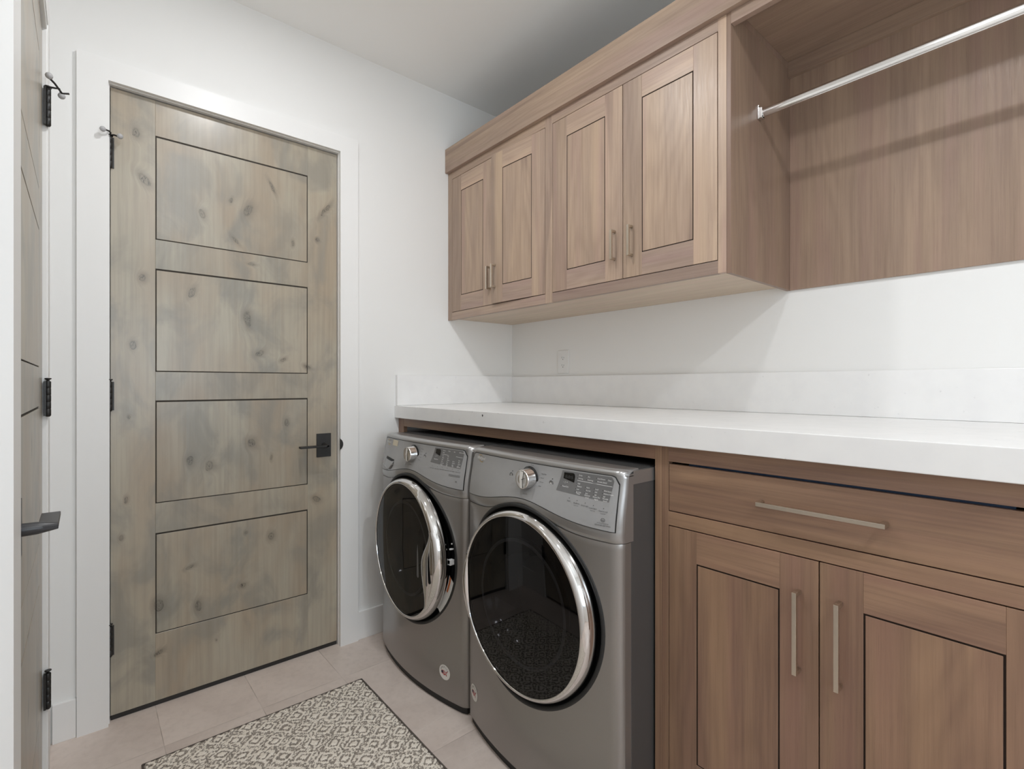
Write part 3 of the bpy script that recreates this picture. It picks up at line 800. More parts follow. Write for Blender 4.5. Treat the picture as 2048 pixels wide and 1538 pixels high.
HW = 0.350
ZTOP = 1.017
def machine(Yc, kind):
    dryer = kind == 'dryer'
    if dryer:
        root = empty('clothes_dryer', (1.5, Yc, 0), 'grey front-loading dryer with round dark glass door, nearer machine beside the base cabinet', 'dryer')
    else:
        root = empty('washing_machine', (1.5, Yc, 0), 'grey front-loading washer with detergent drawer, farther machine beside the far wall', 'washing machine')
    def X(y, z):
        t = y-Yc
        b0 = 0.050*(1-(min(abs(t), HW)/HW)**2)
        k = max(0.0, min(1.0, (z-0.84)/0.17)); k = k*k*(3-2*k)
        x = 1.091-b0*(1-0.62*k)+0.019*k
        e = 0.028; a = abs(t)-(HW-e)
        if a > 0: a = min(a, e); x += e-math.sqrt(max(e*e-a*a, 0))
        return x
    def zseam(y):
        u = (y-Yc)/HW; g = math.exp(-(u/0.42)**2)
        return 0.819+0.054*g
    def zpan(y):
        u = (y-Yc)/HW; g = math.exp(-(u/0.50)**2)
        return 0.8505+0.041*g
    # ---- body
    mb = MB(); mb.box(1.140, 1.86, Yc-HW+0.002, Yc+HW-0.002, 0.027, 1.0085)
    mb.build('cabinet_body', M_SIDE, root, bevel=0.004)
    mb = MB(); mb.box(1.175, 1.85, Yc-HW+0.012, Yc+HW-0.012, 1.0090, 1.0150)
    mb.build('top_panel', M_TOPD, root, bevel=0.003)
    for sx in (1.20, 1.78):
        for sy in (-0.29, 0.29):
            mb = MB(); mb.lathe([(0.022, 0.0), (0.022, 0.0265)], 2, (sx, Yc+sy, 0.0), 16, cap0=True, cap1=True)
            mb.build('levelling_foot', M_BLACKM, root)
    # ---- front skin below the console seam
    zc = 0.5655; R_hole = 0.3080
    ys = [Yc-HW+0.0005]
    e = 0.028
    for k in range(1, 9): ys.append(Yc-HW+e*(1-math.cos(PI/2*k/8)))
    k = ys[-1]; nmid = 84
    for i in range(1, nmid): ys.append(k+(2*(Yc-k))*i/nmid)
    ys += [2*Yc-v for v in ys[:9][::-1]]
    nz = 98; rows = []
    for i in range(nz+1):
        row = []
        for y in ys:
            z = 0.027+(zseam(y)-0.0012-0.027)*i/nz
            xx = X(y, z)
            if i == 0: xx += 0.006
            if i == nz: xx += 0.003
            row.append((xx, y, z))
        rows.append(row)
    def keep(i, j):
        for (a, b) in ((i, j), (i+1, j), (i, j+1), (i+1, j+1)):
            p = rows[a][b]
            if (p[1]-Yc)**2+(p[2]-zc)**2 > R_hole**2: return True
        return False
    mb = MB(); mb.grid(rows, keep=keep)
    # side returns and bottom lip
    for s_ in (0, -1):
        col = [r[s_] for r in rows]
        mb.grid([[(p[0], p[1], p[2]) for p in col], [(1.139, p[1], p[2]) for p in col]])
    mb.grid([[p for p in rows[0]], [(max(1.10, p[0]+0.02), p[1], 0.0275) for p in rows[0]]])
    mb.build('front_panel', M_BODY, root)
    mb = MB(); yv = [Yc-HW+0.012+(2*HW-0.024)*j/40 for j in range(41)]
    mb.grid([[(X(y, 0.03)+0.012, y, 0.0010) for y in yv], [(X(y, 0.03)+0.012, y, 0.0270) for y in yv]])
    for yy in (yv[0], yv[-1]): mb.grid([[(X(yy, 0.03)+0.012, yy, 0.001), (X(yy, 0.03)+0.012, yy, 0.027)], [(1.84, yy, 0.001), (1.84, yy, 0.027)]])
    mb.build('base_shade_band', M_BLACKM, root)  # black band put in for the shade beneath the machine
    # ---- console bezel
    nzc = 26; rows = []
    r = 0.017
    for i in range(nzc+1):
        row = []
        for y in ys:
            z0 = zseam(y); z1 = ZTOP-r
            t = i/nzc; z = z0+(z1-z0)*t
            lip = max(0.0, 1-abs((z-(z0+zpan(y))/2)/((zpan(y)-z0)/2+1e-6)))
            xx = X(y, z)
            # rolled lip between seam and panel
            if z < zpan(y): xx += 0.0015*math.cos(PI*(z-z0)/(zpan(y)-z0))-0.0020
            else: xx -= 0.002-0.0
            if i == 0: xx += 0.004
            row.append((xx, y, z))
        rows.append(row)
    for k in range(1, 8):
        a = PI/2*k/7
        rows.append([(X(y, ZTOP-r)-0.002+r*(1-math.cos(a))*1.3, y, ZTOP-r+r*math.sin(a)-(0.006*max(0, (abs(y-Yc)-(HW-0.02))/0.02)**2 if abs(y-Yc) > HW-0.02 else 0)) for y in ys])
    rows.append([(1.178, y, ZTOP-0.0005-(0.006 if abs(y-Yc) > HW-0.003 else 0)) for y in ys])
    mb = MB(); mb.grid(rows)
    for s_ in (0, -1):
        col = [rw[s_] for rw in rows[:nzc+4]]
        mb.grid([[(p[0], p[1], p[2]) for p in col], [(1.150, p[1], p[2]) for p in col]])
    # side wings of the console top
    for s_ in (-1, 1):
        mb.box(1.150, 1.80, Yc+s_*(HW-0.0005), Yc+s_*(HW-0.013), 0.975, 1.0115)
    mb.build('console_bezel', M_BEZEL, root)
    # ---- control panel plate
    PW = 0.331
    def panel_outline(grow):
        """rows of plate from lower curve to top with rounded top corners"""
        rc = 0.022; W_ = PW+grow
        cols = []
        n = 60
        for j in range(n+1):
            y = Yc-W_-0.004+(2*W_+0.004)*j/n
            zt = 0.9985+grow
            a = (abs(y-Yc) if y > Yc else abs(y-Yc)-0.004)-(W_-rc)
            if a > 0: zt -= rc-math.sqrt(max(rc*rc-a*a, 0))
            zb = zpan(y)+0.0005-grow
            cols.append((y, zb, zt))
        return cols
    def Xc(y, z): return X(y, z)-0.002
    def plate(grow, lift, mat, name, parent, cols=None, nm=10):
        mb = MB(); cols = cols or panel_outline(grow); rows = []
        for (y, zb, zt) in cols: rows.append([(Xc(y, zb+(zt-zb)*k/nm)-lift, y, zb+(zt-zb)*k/nm) for k in range(nm+1)])
        mb.grid(rows); return mb.build(name, mat, parent, recalc=False)
    plate(0.0022, 0.0010, M_BLACKM, 'panel_gap_sheet', root)  # dark sheet showing as the gap around the panel
    oc = panel_outline(0.0012)
    low = [(Xc(y, zb)-0.0012, y, zb) for (y, zb, zt) in oc]; up = [(Xc(y, zt)-0.0012, y, zt) for (y, zb, zt) in oc]
    gm = MB(); gm.tube(low, 0.0011, 6); gm.tube(up, 0.0011, 6); gm.tube([low[0], up[0]], 0.0011, 6); gm.tube([low[-1], up[-1]], 0.0011, 6)
    gm.build('panel_gap_line', M_BLACKM, root)  # dark lines tracing the panel gap
    cp = plate(0.0, 0.0018, M_PANEL, 'control_panel', root)
    L = 0.0018
    # inset print field
    if dryer: fy0, fy1 = Yc-0.142+0.0, Yc-0.345+0.0
    # local positions (y offset from centre, +left)
    def loc(o): return Yc+o
    def quad(y0, y1, zb, zt, lift, mat, name, parent, skew=0.0):
        """y0 left (bigger) to y1 right, bottom edge shifted left by skew, right end rounded"""
        mb = MB(); rows = []
        for j in range(25):
            t = j/24; yy = y0+(y1-y0)*t
            zz = zb-(0.008*t)
            top = zt+0.002*t
            rc = 0.010; a = (t*(y0-y1))-((y0-y1)-rc)
            if a > 0: top -= rc-math.sqrt(max(rc*rc-a*a, 0))
            rows.append([(Xc(yy+skew*(1-k/8), zz+(top-zz)*k/8)-lift, yy+skew*(1-k/8), zz+(top-zz)*k/8) for k in range(9)])
        mb.grid(rows); return mb.build(name, mat, parent, recalc=False)
    lab = MB()    # slots: white, dark, silver, gold
    def put(txt, o, z, s, m=0, al='L', width=None, **kw): put_text(lab, txt, Yc+o, z, s*0.80, Xc, m, al, L+0.0012, width=width, **kw)
    def dot(o, z, r_, m=1, lift=0.0011):
        b = len(lab.v); n_ = 14
        for i in range(n_):
            t = 2*PI*i/n_; yy = Yc+o+r_*math.cos(t); zz = z+r_*math.sin(t); lab.v.append((Xc(yy, zz)-L-lift, yy, zz))
        lab.face([b+i for i in range(n_)], m)
    def rule(o0, z0, o1, z1, w_, m=0):
        b = len(lab.v)
        for (o, z) in ((o0, z0-w_/2), (o1, z1-w_/2), (o1, z1+w_/2), (o0, z0+w_/2)):
            lab.v.append((Xc(Yc+o, z)-L-0.0012, Yc+o, z))
        lab.face([b, b+1, b+2, b+3], m)
    if dryer:
        quad(loc(-0.140), loc(-0.322), 0.936, 0.994, L+0.0005, M_PANELD, 'display_field', cp, 0.010)
        quad(loc(-0.148), loc(-0.190), 0.9725, 0.9890, L+0.0011, M_BLACK, 'digital_display', cp)
        kn = 0.004
        put('888', -0.153, 0.9735, 0.0165, 1, width=0.030)
        put('-  |  +', -0.150, 0.9600, 0.009, 0); dot(-0.145, 0.9510, 0.0012); put('Timed Dry', -0.149, 0.9485, 0.0068, 0)
        for (o, rowsT) in ((-0.203, ('Damp', 'Sensing')), (-0.235, ('Dry', 'Steaming')), (-0.268, ('Cool Down', 'Wrinkle Shield')), (-0.302, ('Clean',))):
            for i, t_ in enumerate(rowsT):
                z = 0.9860-i*0.0085-(abs(o)-0.2)*0.02; dot(o+0.003, z+0.0022, 0.0012); put(t_, o, z, 0.0066, 0)
        rule(-0.200, 0.9725, -0.318, 0.9700, 0.0009, 0)
        cols_ = ((-0.203, ('High', 'Medium', 'Low', 'Air Only'), ('Temp',)), (-0.235, ('More', 'Normal', 'Less'), ('Dryness', 'Level')),
                 (-0.265, ('Loud', 'Soft', 'Off'), ('Damp Dry', 'Signal')), (-0.293, ('With Steam', 'Without Steam', 'Off'), ('Wrinkle', 'Shield')))
        for ci, (o, its, foot) in enumerate(cols_):
            for i, t_ in enumerate(its):
                z = 0.9630-(0.0065 if ci else 0)-i*0.0078-(abs(o)-0.2)*0.02
                dot(o+0.003, z+0.002, 0.0012); put(t_, o, z, 0.0062, 0)
            for i, t_ in enumerate(foot): put(t_, o-0.008, 0.9335-(abs(o)-0.2)*0.02-i*0.0058+0.002, 0.0068, 0, 'C')
        for (o, t1, t2) in ((-0.185, 'Steam', ''), (-0.213, 'EcoBoost', 'Hold 3 sec'), (-0.241, 'Drum Light', ''), (-0.268, 'Cycle Signal', 'Hold 3 sec'), (-0.300, 'Control Lock', 'Hold 3 sec')):
            z = 0.9215-(abs(o)-0.185)*0.10
            dot(o, z, 0.0012); put(t1, o, z-0.009, 0.0062, 1, 'C')
            if t2: put(t2, o, z-0.015, 0.0045, 1, 'C')
        # sensing emblem
        zc_ = 0.8800
        lab_b = len(lab.v)
        for k in range(24):
            t = 2*PI*k/24; t2 = 2*PI*(k+1)/24
            b = len(lab.v)
            for (rr_, tt) in ((0.0060, t), (0.0050, t), (0.0050, t2), (0.0060, t2)):
                yy = Yc-0.302+rr_*math.cos(tt); zz = zc_+rr_*math.sin(tt)*0.8; lab.v.append((Xc(yy, zz)-L-0.0012, yy, zz))
            lab.face([b, b+1, b+2, b+3], 1)
        put('6th', -0.302, zc_-0.0025, 0.0065, 1, 'C'); put('ADVANCED MOISTURE', -0.302, 0.8700, 0.0040, 1, 'C', width=0.034); put('SENSOR DRYING', -0.302, 0.8638, 0.0062, 1, 'C', width=0.046)
        ko = -0.0105; kz = 0.9535
        for k, t_ in enumerate(('Heavy Duty', 'Normal', 'Delicates', 'Casual')): put(t_, ko-0.047, 0.9720-k*0.0120, 0.0055, 1)
        for k, t_ in enumerate(('Towels', 'Bulky', 'Sanitize', 'Jeans')): put(t_, ko+0.047, 0.9720-k*0.0120, 0.0055, 1, 'R')
        put('Quick Dry', ko, 0.9060, 0.0055, 1, 'C'); put('Normal', ko, 0.9930, 0.0050, 1, 'C')
        bo = (0.080, -0.105)
        lo, lz = 0.2990, 0.9790
    else:
        quad(loc(-0.137), loc(-0.322), 0.936, 0.994, L+0.0005, M_PANELD, 'display_field', cp, 0.010)
        quad(loc(-0.146), loc(-0.180), 0.9725, 0.9890, L+0.0011, M_BLACK, 'digital_display', cp)
        put('-  |  +', -0.147, 0.9600, 0.009, 0); put('Delay Start', -0.146, 0.9485, 0.0068, 0, width=0.026)
        for (o, rowsT) in ((-0.193, ('Sensing', 'Wash')), (-0.228, ('Rinse',)), (-0.262, ('Spin',)), (-0.294, ('Add Garment',))):
            for i, t_ in enumerate(rowsT):
                z = 0.9860-i*0.0085; put(t_, o, z, 0.0068, 0)
        rule(-0.192, 0.9725, -0.318, 0.9700, 0.0009, 0)
        cols_ = ((-0.195, ('Hot', 'Warm', 'Cool', 'Cold', 'Tap Cold'), 'Temp'), (-0.228, ('Max', 'Fast', 'Medium', 'Slow', 'None'), 'Spin'),
                 (-0.262, ('Heavy', 'Medium', 'Light'), 'Soil'), (-0.295, ('Extra', 'High', 'Normal', 'Off'), 'Presoak'))
        for ci, (o, its, foot) in enumerate(cols_):
            for i, t_ in enumerate(its):
                z = 0.9650-(0.0150 if ci == 2 else (0.009 if ci == 3 else 0))-i*0.0068
                dot(o+0.003, z+0.002, 0.0011); put(t_, o, z, 0.0062, 0)
            put(foot, o-0.007, 0.9315, 0.0074, 0, 'C')
        for (o, t1) in ((-0.150, 'Fan Fresh'), (-0.182, 'Steam Clean'), (-0.212, 'Fresh Hold'), (-0.242, 'Extra Rinse'), (-0.272, 'Cycle Signal'), (-0.303, 'Control Lock')):
            z = 0.9230; dot(o, z, 0.0011); put(t1, o, z-0.009, 0.0060, 1, 'C', width=0.026)
        for k in range(3): rule(-0.258, 0.903-k*0.003, -0.318, 0.903-k*0.003, 0.0008, 1)
        put('HE', -0.302, 0.8770, 0.010, 1, 'C')
        ko = 0.010; kz = 0.9545
        for k, t_ in enumerate(('Heavy Duty', 'Normal', 'Delicates', 'Bulky Items', 'Rinse/Spin')): put(t_, ko-0.047, 0.9780-k*0.0110, 0.0050, 1)
        for k, t_ in enumerate(('Whites', 'Colors', 'Quick')): put(t_, ko+0.044, 0.9680-k*0.0110, 0.0050, 1, 'R')
        put('Clean Washer', ko, 0.9090, 0.0050, 1, 'C')
        bo = (0.074, -0.078)
        lo, lz = 0.3070, 0.9760
    # maker's word mark with its swirl
    lab.build('panel_lettering', [M_LABELW, M_LABELD, M_SILV, M_GOLD], cp, recalc=False)
    lab = MB()
    put_text(lab, 'Whirlpool', Yc+lo, lz, 0.0160, Xc, 2, 'L', L+0.0014, width=0.052, italic=0.12)
    for k in range(26):
        t = 2*PI*k/26; t2 = 2*PI*(k+1)/26; b = len(lab.v)
        wd = 0.0010*(0.3+abs(math.sin(t/2)))
        for (a_, tt) in ((1, t), (1, t2), (-1, t2), (-1, t)):
            yy = Yc+lo-0.026-0.017*math.cos(tt+0.4); zz = lz+0.004+(0.012+a_*wd)*math.sin(tt); lab.v.append((Xc(yy, zz)-L-0.0010, yy, zz))
        lab.face([b, b+1, b+2, b+3], 3)
    lab.build('word_mark', [M_LABELW, M_LABELD, M_SILV, M_GOLD], cp, recalc=False)
    for k, o in enumerate(bo):
        yy = Yc+o+(0.017 if (not dryer and k == 0) else 0); zz = 0.9515
        mb = MB(); mb.lathe([(0.0086, -0.0008), (0.0086, 0.002)], 0, (Xc(yy, zz)-L, yy, zz), 20, cap0=True)
        bt = mb.build('push_button', M_PANELD, cp)
        mb = MB()
        if k == 0:
            mb.lathe([(0.0040, -0.0012), (0.0030, -0.0012)], 0, (Xc(yy, zz)-L, yy, zz), 16); mb.box(Xc(yy, zz)-L-0.0012, Xc(yy, zz)-L-0.0009, yy-0.0004, yy+0.0004, zz, zz+0.005)
        else:
            x_ = Xc(yy, zz)-L-0.0012
            mb.poly([(x_, yy+0.004, zz+0.0035), (x_, yy+0.004, zz-0.0035), (x_, yy-0.0005, zz)])
            mb.poly([(x_, yy-0.0015, zz+0.003), (x_, yy-0.0015, zz-0.003), (x_, yy-0.0025, zz-0.003), (x_, yy-0.0025, zz+0.003)])
            mb.poly([(x_, yy-0.0035, zz+0.003), (x_, yy-0.0035, zz-0.003), (x_, yy-0.0045, zz-0.003), (x_, yy-0.0045, zz+0.003)])
        mb.build('button_symbol', M_LABELW, bt)
        mb = MB(); mb.lathe([(0.0016, -0.0006), (0.0016, 0.001)], 0, (Xc(yy, zz+0.0125)-L, yy-0.001, zz+0.0125), 12, cap0=True); mb.build('indicator_lamp', M_BLACK, bt)
    # ---- selector knob
    ky = Yc+ko; kx = Xc(ky, kz)-L
    mb = MB(); mb.lathe([(0.0385, 0.001), (0.0385, -0.0015), (0.0345, -0.0015), (0.0340, -0.0035), (0.0325, -0.004)], 0, (kx, ky, kz), 40, cap1=True)
    kb = mb.build('knob_ring', M_BLACK, cp)
    mb = MB(); mb.lathe([(0.0330, -0.003), (0.0318, -0.010), (0.0305, -0.031), (0.0300, -0.0345), (0.0282, -0.0360), (0.0255, -0.0352), (0.015, -0.0362), (0.0005, -0.0366)], 0, (kx, ky, kz), 44)
    kn_ = mb.build('knob', M_CHROMED, cp, label='chrome selector knob')
    mb = MB(); x_ = kx-0.0378
    mb.poly([(x_+0.001, ky+0.006, kz-0.0265), (x_, ky+0.0075, kz), (x_+0.001, ky+0.004, kz+0.0265), (x_+0.001, ky-0.011, kz+0.0245), (x_, ky-0.0055, kz), (x_+0.001, ky-0.005, kz-0.0265)])
    mb.build('knob_bar', M_SILV, kn_)
    a_ = math.radians(20 if dryer else -120)
    mb = MB(); c_, s2 = math.cos(a_), math.sin(a_)
    mb.poly([(x_-0.0004, ky-(0.002*c_-0.0008*s2), kz+(0.002*s2+0.0008*c_)), (x_-0.0004, ky-(0.022*c_), kz+0.022*s2), (x_-0.0004, ky-(0.002*c_+0.0008*s2), kz+(0.002*s2-0.0008*c_))])
    mb.build('knob_pointer', M_LABELD, kn_)
    # ---- washer only: detergent drawer scoop and energy label
    if not dryer:
        y0, y1 = Yc+0.275, Yc+0.172
        mb = MB(); cols = []
        for j in range(21):
            t = j/20; y = y0+(y1-y0)*t
            zb = 0.868+0.010*(1-math.sin(PI*min(1, t*1.0)))*0.6 + (0.018*max(0, t-0.75)/0.25)
            zt = 0.916-0.006*t
            cols.append((y, zb, zt))
        rows = []
        for (y, zb, zt) in cols:
            rows.append([(Xc(y, zb+(zt-zb)*k/10)-L-0.0006+(0.018*(1-((y-(y0+y1)/2)/((y0-y1)/2))**4)*math.sin(PI*min(1, 0.18+0.82*k/10)) if 0 < k else 0), y, zb+(zt-zb)*k/10) for k in range(11)])
        mb.grid(rows)
        mb2 = MB()
        plate_cols = [(c[0], c[1]-0.001, c[2]+0.001) for c in cols]
        plate(0, L+0.0004, M_BLACKM, 'drawer_shadow_gap', cp, cols=plate_cols)
        # raised silver lip of the drawer pull
        mb3 = MB()
        pts = [(Xc(y, zb)-L-0.004, y, zb+0.001) for (y, zb, zt) in cols]
        mb3.tube(pts, [0.0035]*len(pts), 8)
        rows2 = [[(Xc(y, zb+(zt-zb)*0.8*k/6)-L-0.0012-0.004*(1-k/6), y, zb+(zt-zb)*0.75*k/6) for k in range(7)] for (y, zb, zt) in cols]
        mb3.grid(rows2)
        mb3.build('detergent_drawer_pull', M_BEZEL, cp)
        mb = MB(); y0, y1 = Yc+0.237, Yc+0.182
        mb.grid([[(Xc(y, z)-L-0.0008, y, z) for z in (0.9690, 0.9950-0.001*(j/6))] for j, y in enumerate([y0+(y1-y0)*j/6 for j in range(7)])])
        mb.build('paper_sticker', plain('yellowed_paper', (0.62, 0.56, 0.44), 0.6), root, recalc=False, label='small faded rectangular sticker')
    # ---- round sticker
    sy, sz = (Yc-0.243, 0.134) if not dryer else (Yc+0.287, 0.136)
    st = MB(); n_ = 40; r_ = 0.029
    st.lathe([(r_*k/5+1e-5, 0) for k in range(6)], 0, (0, sy, sz), n_)
    st.xform(lambda p: (X(p[1], p[2])-0.0008, p[1], p[2]))
    for i in range(len(st.m)): st.m[i] = 0
    def sp(pts, m_, lift=0.0016):
        st.poly([(X(sy-a, sz+b)-lift, sy-a, sz+b) for (a, b) in pts], m_)
    US = [(-.020,.004),(-.018,.010),(-.006,.011),(.004,.010),(.008,.007),(.012,.009),(.017,.013),(.019,.010),(.014,.003),(.012,-.003),(.015,-.010),(.012,-.011),(.009,-.006),(.002,-.007),(-.001,-.011),(-.006,-.006),(-.013,-.005),(-.018,-.002)]
    # simplified country outline in red with white stripes and navy field
    st_b = len(st.v)
    sp([(a*0.86, b*0.86-0.003) for a, b in US], 1)
    for zz in (0.0045, 0.0005, -0.0035): sp([(-0.005, zz), (-0.005, zz-0.0015), (0.011, zz-0.0015), (0.012, zz)], 0, 0.0020)
    sp([(-0.0165, 0.004), (-0.0165, -0.004), (-0.006, -0.004), (-0.006, 0.005)], 2, 0.0020)
    word = 'AMERICA'
    for k, ch in enumerate(word):
        vs, fs, wd = text_geo(ch); a = math.radians(62-k*124/(len(word)-1)+90)
        b = len(st.v); s_ = 0.0088
        for (p, q) in vs:
            pp = (p-wd/2)*s_; qq = q*s_+0.0175
            yy = -(math.cos(a)*qq+math.sin(a)*pp); zz = math.sin(a)*qq-math.cos(a)*pp
            # rotate so that text reads clockwise
            lx = math.sin(a-PI/2)*-qq+math.cos(a-PI/2)*pp; lz = math.cos(a-PI/2)*qq+math.sin(a-PI/2)*pp
            st.v.append((X(sy-lx, sz+lz)-0.0016, sy-lx, sz+lz))
        for f in fs: st.face([b+i for i in f], 3)
    st.build('round_sticker', [M_STICK, M_RED, M_BLUEP, M_LABELD], root, recalc=False, label='round white sticker with red and navy map emblem')

    # ---- door: collar, tub, glass, ring
    zd = 0.5655
    mb = MB(); n_ = 96
    rows = []
    for i in range(n_+1):
        t = 2*PI*i/n_; row = []
        for (r_, dx) in ((0.3100, 0.004), (0.3085, -0.0010), (0.304, -0.0030), (0.2985, -0.0026), (0.2965, 0.004), (0.294, 0.022), (0.255, 0.024), (0.235, 0.05)):
            y = Yc+r_*math.cos(t); z = zd+r_*math.sin(t)
            row.append((X(y, z)+dx, y, z))
        rows.append(row)
    mb.grid(rows)
    col = mb.build('door_recess', M_BLACKM, root, label='black recess around the door')
    # tub / drum behind the glass
    mb = MB()
    mb.lathe([(0.240, 0.0), (0.225, 0.03), (0.215, 0.035), (0.205, 0.08), (0.222, 0.10), (0.260, 0.16), (0.268, 0.50), (0.02, 0.56)], 0, (1.085, Yc, zd), 64)
    mb.build('drum', plain('dark_drum', (0.10, 0.10, 0.105), 0.3, 0.8), root)
    XH = 1.054
    ang = 0.0 if dryer else math.radians(2.6)
    hy = Yc+0.291
    def rot(p):
        dy = p[1]-hy; dx = p[0]-XH
        return (XH+dx*math.cos(ang)+dy*math.sin(ang), hy+dy*math.cos(ang)-dx*math.sin(ang), p[2])
    dn = empty  # noqa
    mb = MB()
    mb.lathe([(0.2780, 0.028), (0.2870, 0.020), (0.2900, 0.008), (0.2898, -0.003), (0.2868, -0.016), (0.2815, -0.0255), (0.2760, -0.0312), (0.2715, -0.0335), (0.2688, -0.0330), (0.2675, -0.0305), (0.2668, -0.022)], 0, (XH, Yc, zd), 128)
    mb.xform(rot)
    dring = mb.build('door', M_CHROME, root, label='round door with chrome ring' if dryer else 'round door with chrome ring, slightly ajar')
    mb = MB()
    mb.lathe([(0.2675, -0.0290), (0.22, -0.0312), (0.12, -0.0330), (0.0005, -0.0335)], 0, (XH, Yc, zd), 96)
    mb.xform(rot); mb.build('door_glass', M_DGLASS, dring, recalc=False)
    # dark inner mask and bowl seen through the glass
    mb = MB()
    ib = 0.190 if dryer else 0.185
    oy = -0.012 if dryer else -0.02
    mb.lathe([(0.2660, -0.0150), (ib+0.004, -0.0120), (ib, -0.006), (ib-0.006, 0.02), (ib-0.03, 0.070), (ib-0.09, 0.095), (0.001, 0.105)], 0, (XH, Yc, zd), 80)
    bo_ = len(mb.v)
    mb.xform(rot); mb.build('door_bowl', plain('door_bowl_dark' + kind, (0.012, 0.012, 0.013), 0.10, 0.0, 0.5), dring)
    mb = MB(); mb.lathe([(ib+0.009, -0.0135), (ib+0.004, -0.0165), (ib-0.002, -0.0135)], 0, (XH, Yc, zd), 80); mb.xform(rot)
    mb.build('bowl_ring', M_GASKET, dring)
    # ---- grip
    def grip(sgn, inner, thick, zt, zb):
        """chrome bulge on the ring; sgn +1 -> side of larger Y"""
        rows = []; nk = 26; nr = 10
        for k in range(nk+1):
            t = k/nk; z = zt+(zb-zt)*t
            env = math.sin(PI*min(1, max(0, t)))**1.3
            if t < 0.45: env = math.sin(PI/2*t/0.45)**1.6
            else: env = math.cos(PI/2*(t-0.45)/0.55)**1.25
            ro = math.sqrt(max(0.2868**2-(z-zd)**2, 1e-6)); ri = math.sqrt(max(0.2680**2-(z-zd)**2, 1e-6))-inner*env
            row = []
            for j in range(nr+1):
                s_ = j/nr; r_ = ro+(ri-ro)*s_
                h = -0.017-(0.0165)*math.sin(PI/2*min(1, s_*1.6))-thick*env*math.sin(PI*(0.12+0.80*s_))
                if j == 0: h = -0.012
                if j == nr: h = -0.028
                row.append(rot((XH+h, Yc+sgn*r_, z)))
            rows.append(row)
        mb = MB(); mb.grid(rows); return mb
    if dryer:
        g = grip(1, 0.012, 0.010, 0.655, 0.440).build('door_grip', M_CHROME, dring)
    else:
        g = grip(-1, 0.094, 0.010, 0.690, 0.385).build('door_grip', M_CHROME, dring, label='chrome grip widening into the glass')
        # two grey finger recesses
        for (yc_, z0_, z1_, wd) in ((Yc-0.176, 0.500, 0.600, 0.0085), (Yc-0.246, 0.488, 0.590, 0.0070)):
            mb = MB(); pts = []
            for k in range(13):
                a = PI+PI*k/12; pts.append((yc_+wd*math.cos(a), z0_+wd+wd*math.sin(a)))
            pts += [(yc_+wd*0.9, z1_), (yc_+wd*0.2, z1_+0.030), (yc_-wd*0.3, z1_)]
            mb.poly([rot((XH-0.0465, y, z)) for (y, z) in pts]); mb.build('grip_recess', M_SLOT, g, recalc=False)
        # latch strike, pin, warning label on the recess
        mb = MB(); ly = 1.6193-0.0; x0 = X(1.605, 0.57)
        mb.box(x0-0.014, x0+0.006, ly-0.008, ly+0.006, 0.5590, 0.5615); mb.box(x0-0.014, x0+0.006, ly-0.008, ly+0.006, 0.5770, 0.5795)
        mb.box(x0-0.014, x0+0.006, ly-0.010, ly-0.0075, 0.5590, 0.5795); mb.box(x0+0.002, x0+0.006, ly-0.008, ly+0.006, 0.5590, 0.5795)
        mb.build('latch_strike', M_PLATE, root, bevel=0.0006)
        mb = MB(); mb.tube([(x0+0.010, ly-0.006, 0.618), (x0-0.008, ly+0.004, 0.617)], 0.0033, 10); mb.sphere((x0-0.001, ly-0.003, 0.6385), 0.0032)
        mb.build('latch_pin', M_PLATE, root)
        mb = MB()
        def lp(r_, a): return (Yc-r_*math.cos(a), zd-r_*math.sin(a))
        A = [lp(0.3015, math.radians(d_)) for d_ in (14, 20, 26, 32, 38, 43)]; B = [lp(0.276, math.radians(d_)) for d_ in (10, 17, 24, 31, 37, 42)]
        mb.grid([[(X(y, z)-0.0035, y, z) for (y, z) in pr] for pr in zip(A, B)])
        mb.build('warning_label', M_STICK, root, recalc=False)
        mb = MB()
        A2 = [lp(0.2880, math.radians(d_)) for d_ in (11.5, 16, 20, 24)]; B2 = [lp(0.2800, math.radians(d_)) for d_ in (10.5, 15.5, 19.5, 23.5)]
        mb.grid([[(X(y, z)-0.0042, y, z) for (y, z) in pr] for pr in zip(A2, B2)])
        mb.build('warning_stripe', M_ORANGE, root, recalc=False)
    return root
machine(1.895, 'washer')
machine(1.184, 'dryer')

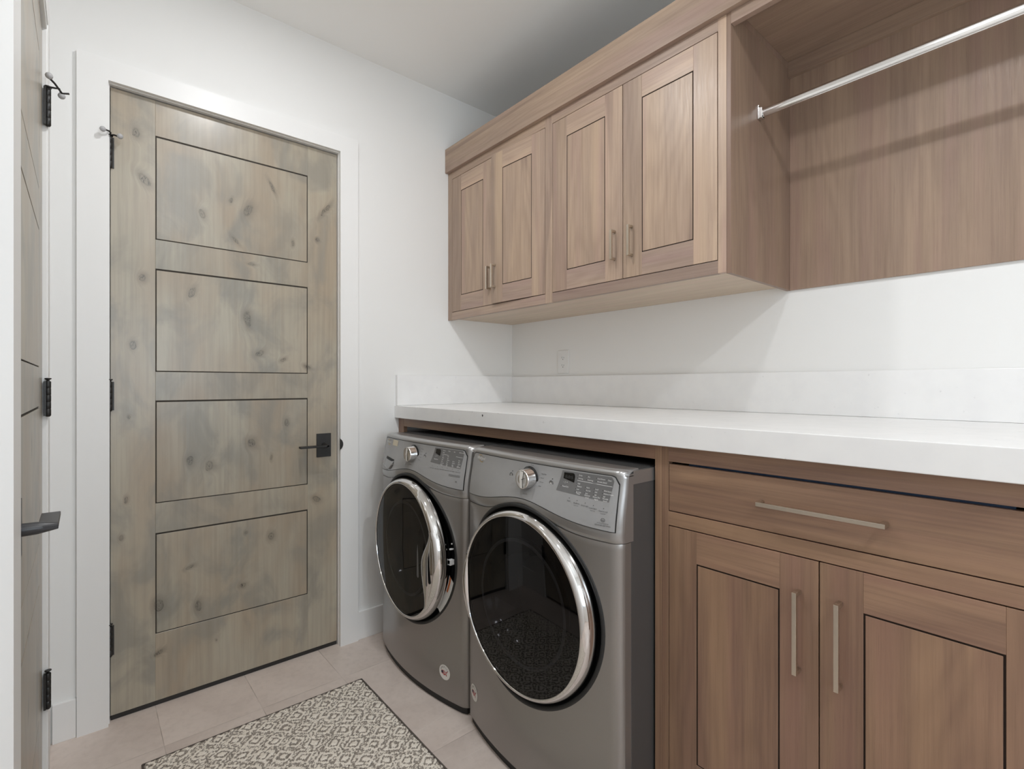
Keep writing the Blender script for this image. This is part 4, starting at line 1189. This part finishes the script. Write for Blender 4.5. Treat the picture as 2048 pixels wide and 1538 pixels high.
# ================================================================== RUG
def rug():
    x0, x1, y1, y0 = 0.146, 0.893, 2.036, 0.35
    tilt = -0.010
    r = empty('floor_rug', ((x0+x1)/2, (y0+y1)/2, 0), 'cream and charcoal diamond-pattern woven rug on the tile floor', 'rug')
    st = 0.0045; nx = int((x1-x0-0.012)/st); ny = int((y1-y0-0.012)/st)
    vs = []; yarn = []; fs = []
    rnd = random.Random(3)
    from mathutils import noise as mn
    for j in range(ny+1):
        for i in range(nx+1):
            x = x0+0.006+(x1-x0-0.012)*i/nx; y = y0+0.006+(y1-y0-0.012)*j/ny
            jx = x+0.007*(mn.noise(Vector((x*45, y*45, 0)))); jy = y+0.007*(mn.noise(Vector((x*45, y*45, 9))))
            u = (jx-(0.892-0.3345))/0.1025; v = (jy-(2.032-0.0207))/0.094
            a = u+v; b = u-v
            d = max(abs(a-round(a)), abs(b-round(b)))*2
            if d < 0.27: k = 1.2
            elif d < 0.50: k = 0.12
            elif d < 0.70: k = 0.98
            elif d < 0.86: k = 0.30
            else: k = 0.46
            k += 0.60*mn.noise(Vector((x*150, y*150, 2)))+0.45*mn.noise(Vector((x*290, y*290, 5)))
            k = max(0, min(1, k))
            h = 0.0065+0.0035*k+0.0016*mn.noise(Vector((x*330, y*330, 4)))
            vs.append((x, y+(x-x0)*tilt, h)); yarn.append(k)
    for j in range(ny):
        for i in range(nx):
            a = j*(nx+1)+i; fs.append((a, a+1, a+nx+2, a+nx+1))
    # skirt
    b = len(vs); rim = [i for i in range(nx+1)]+[(j+1)*(nx+1)-1 for j in range(1, ny+1)]+[ny*(nx+1)+i for i in range(nx-1, -1, -1)]+[j*(nx+1) for j in range(ny-1, 0, -1)]
    for i in rim: vs.append((vs[i][0], vs[i][1], 0.0008)); yarn.append(0)
    n_ = len(rim)
    for k in range(n_): fs.append((rim[k], b+k, b+(k+1) % n_, rim[(k+1) % n_]))
    me = bpy.data.meshes.new('pile'); me.from_pydata([tuple(Vector(p)-WLOC[r.name]) for p in vs], [], fs)
    at = me.attributes.new('yarn', 'FLOAT', 'POINT'); at.data.foreach_set('value', yarn)
    me.polygons.foreach_set('use_smooth', [True]*len(me.polygons)); me.materials.append(M_RUG)
    o = bpy.data.objects.new('pile', me); C.objects.link(o); o.parent = r
    def e(x, y): return (x, y+(x-x0)*tilt, 0.0048)
    mb = MB()
    for (p, q) in (((x0, y0), (x1, y0)), ((x1, y0), (x1, y1)), ((x1, y1), (x0, y1)), ((x0, y1), (x0, y0))):
        pts = [e(p[0]+(q[0]-p[0])*k/40, p[1]+(q[1]-p[1])*k/40) for k in range(41)]
        mb.tube([(a_[0]+rnd.uniform(-.0006, .0006), a_[1]+rnd.uniform(-.0006, .0006), a_[2]) for a_ in pts], [0.0030]*41, 8)
    mb.build('binding', M_RUGE, r)
rug()

# ================================================================== DOWNLIGHTS
for k, (lx, ly, f) in enumerate(LAMPS):
    lab_ = ['recessed ceiling downlight in front of the hanging bay', 'recessed ceiling downlight in front of the laundry machines', 'added fill downlight behind the viewpoint, unseen'][k]
    r = empty('recessed_downlight', (lx, ly, ZC), lab_, 'ceiling light', 'recessed downlights')
    mb = MB(); mb.lathe([(0.078, 0.0), (0.076, -0.004), (0.062, -0.005), (0.056, -0.0015)], 2, (lx, ly, ZC), 40); mb.build('trim_ring', M_TRIM, r)
    mb = MB(); mb.lathe([(0.0565, -0.0018), (0.0005, -0.0018)], 2, (lx, ly, ZC), 40); mb.build('lens', M_LENS, r)
    area('downlight_lamp', (0, 0, -0.012), (0, 0, 0), 0.09, P_DOWN*f, (0.985, 1.0, 1.02), parent=r, spread=math.radians(180))
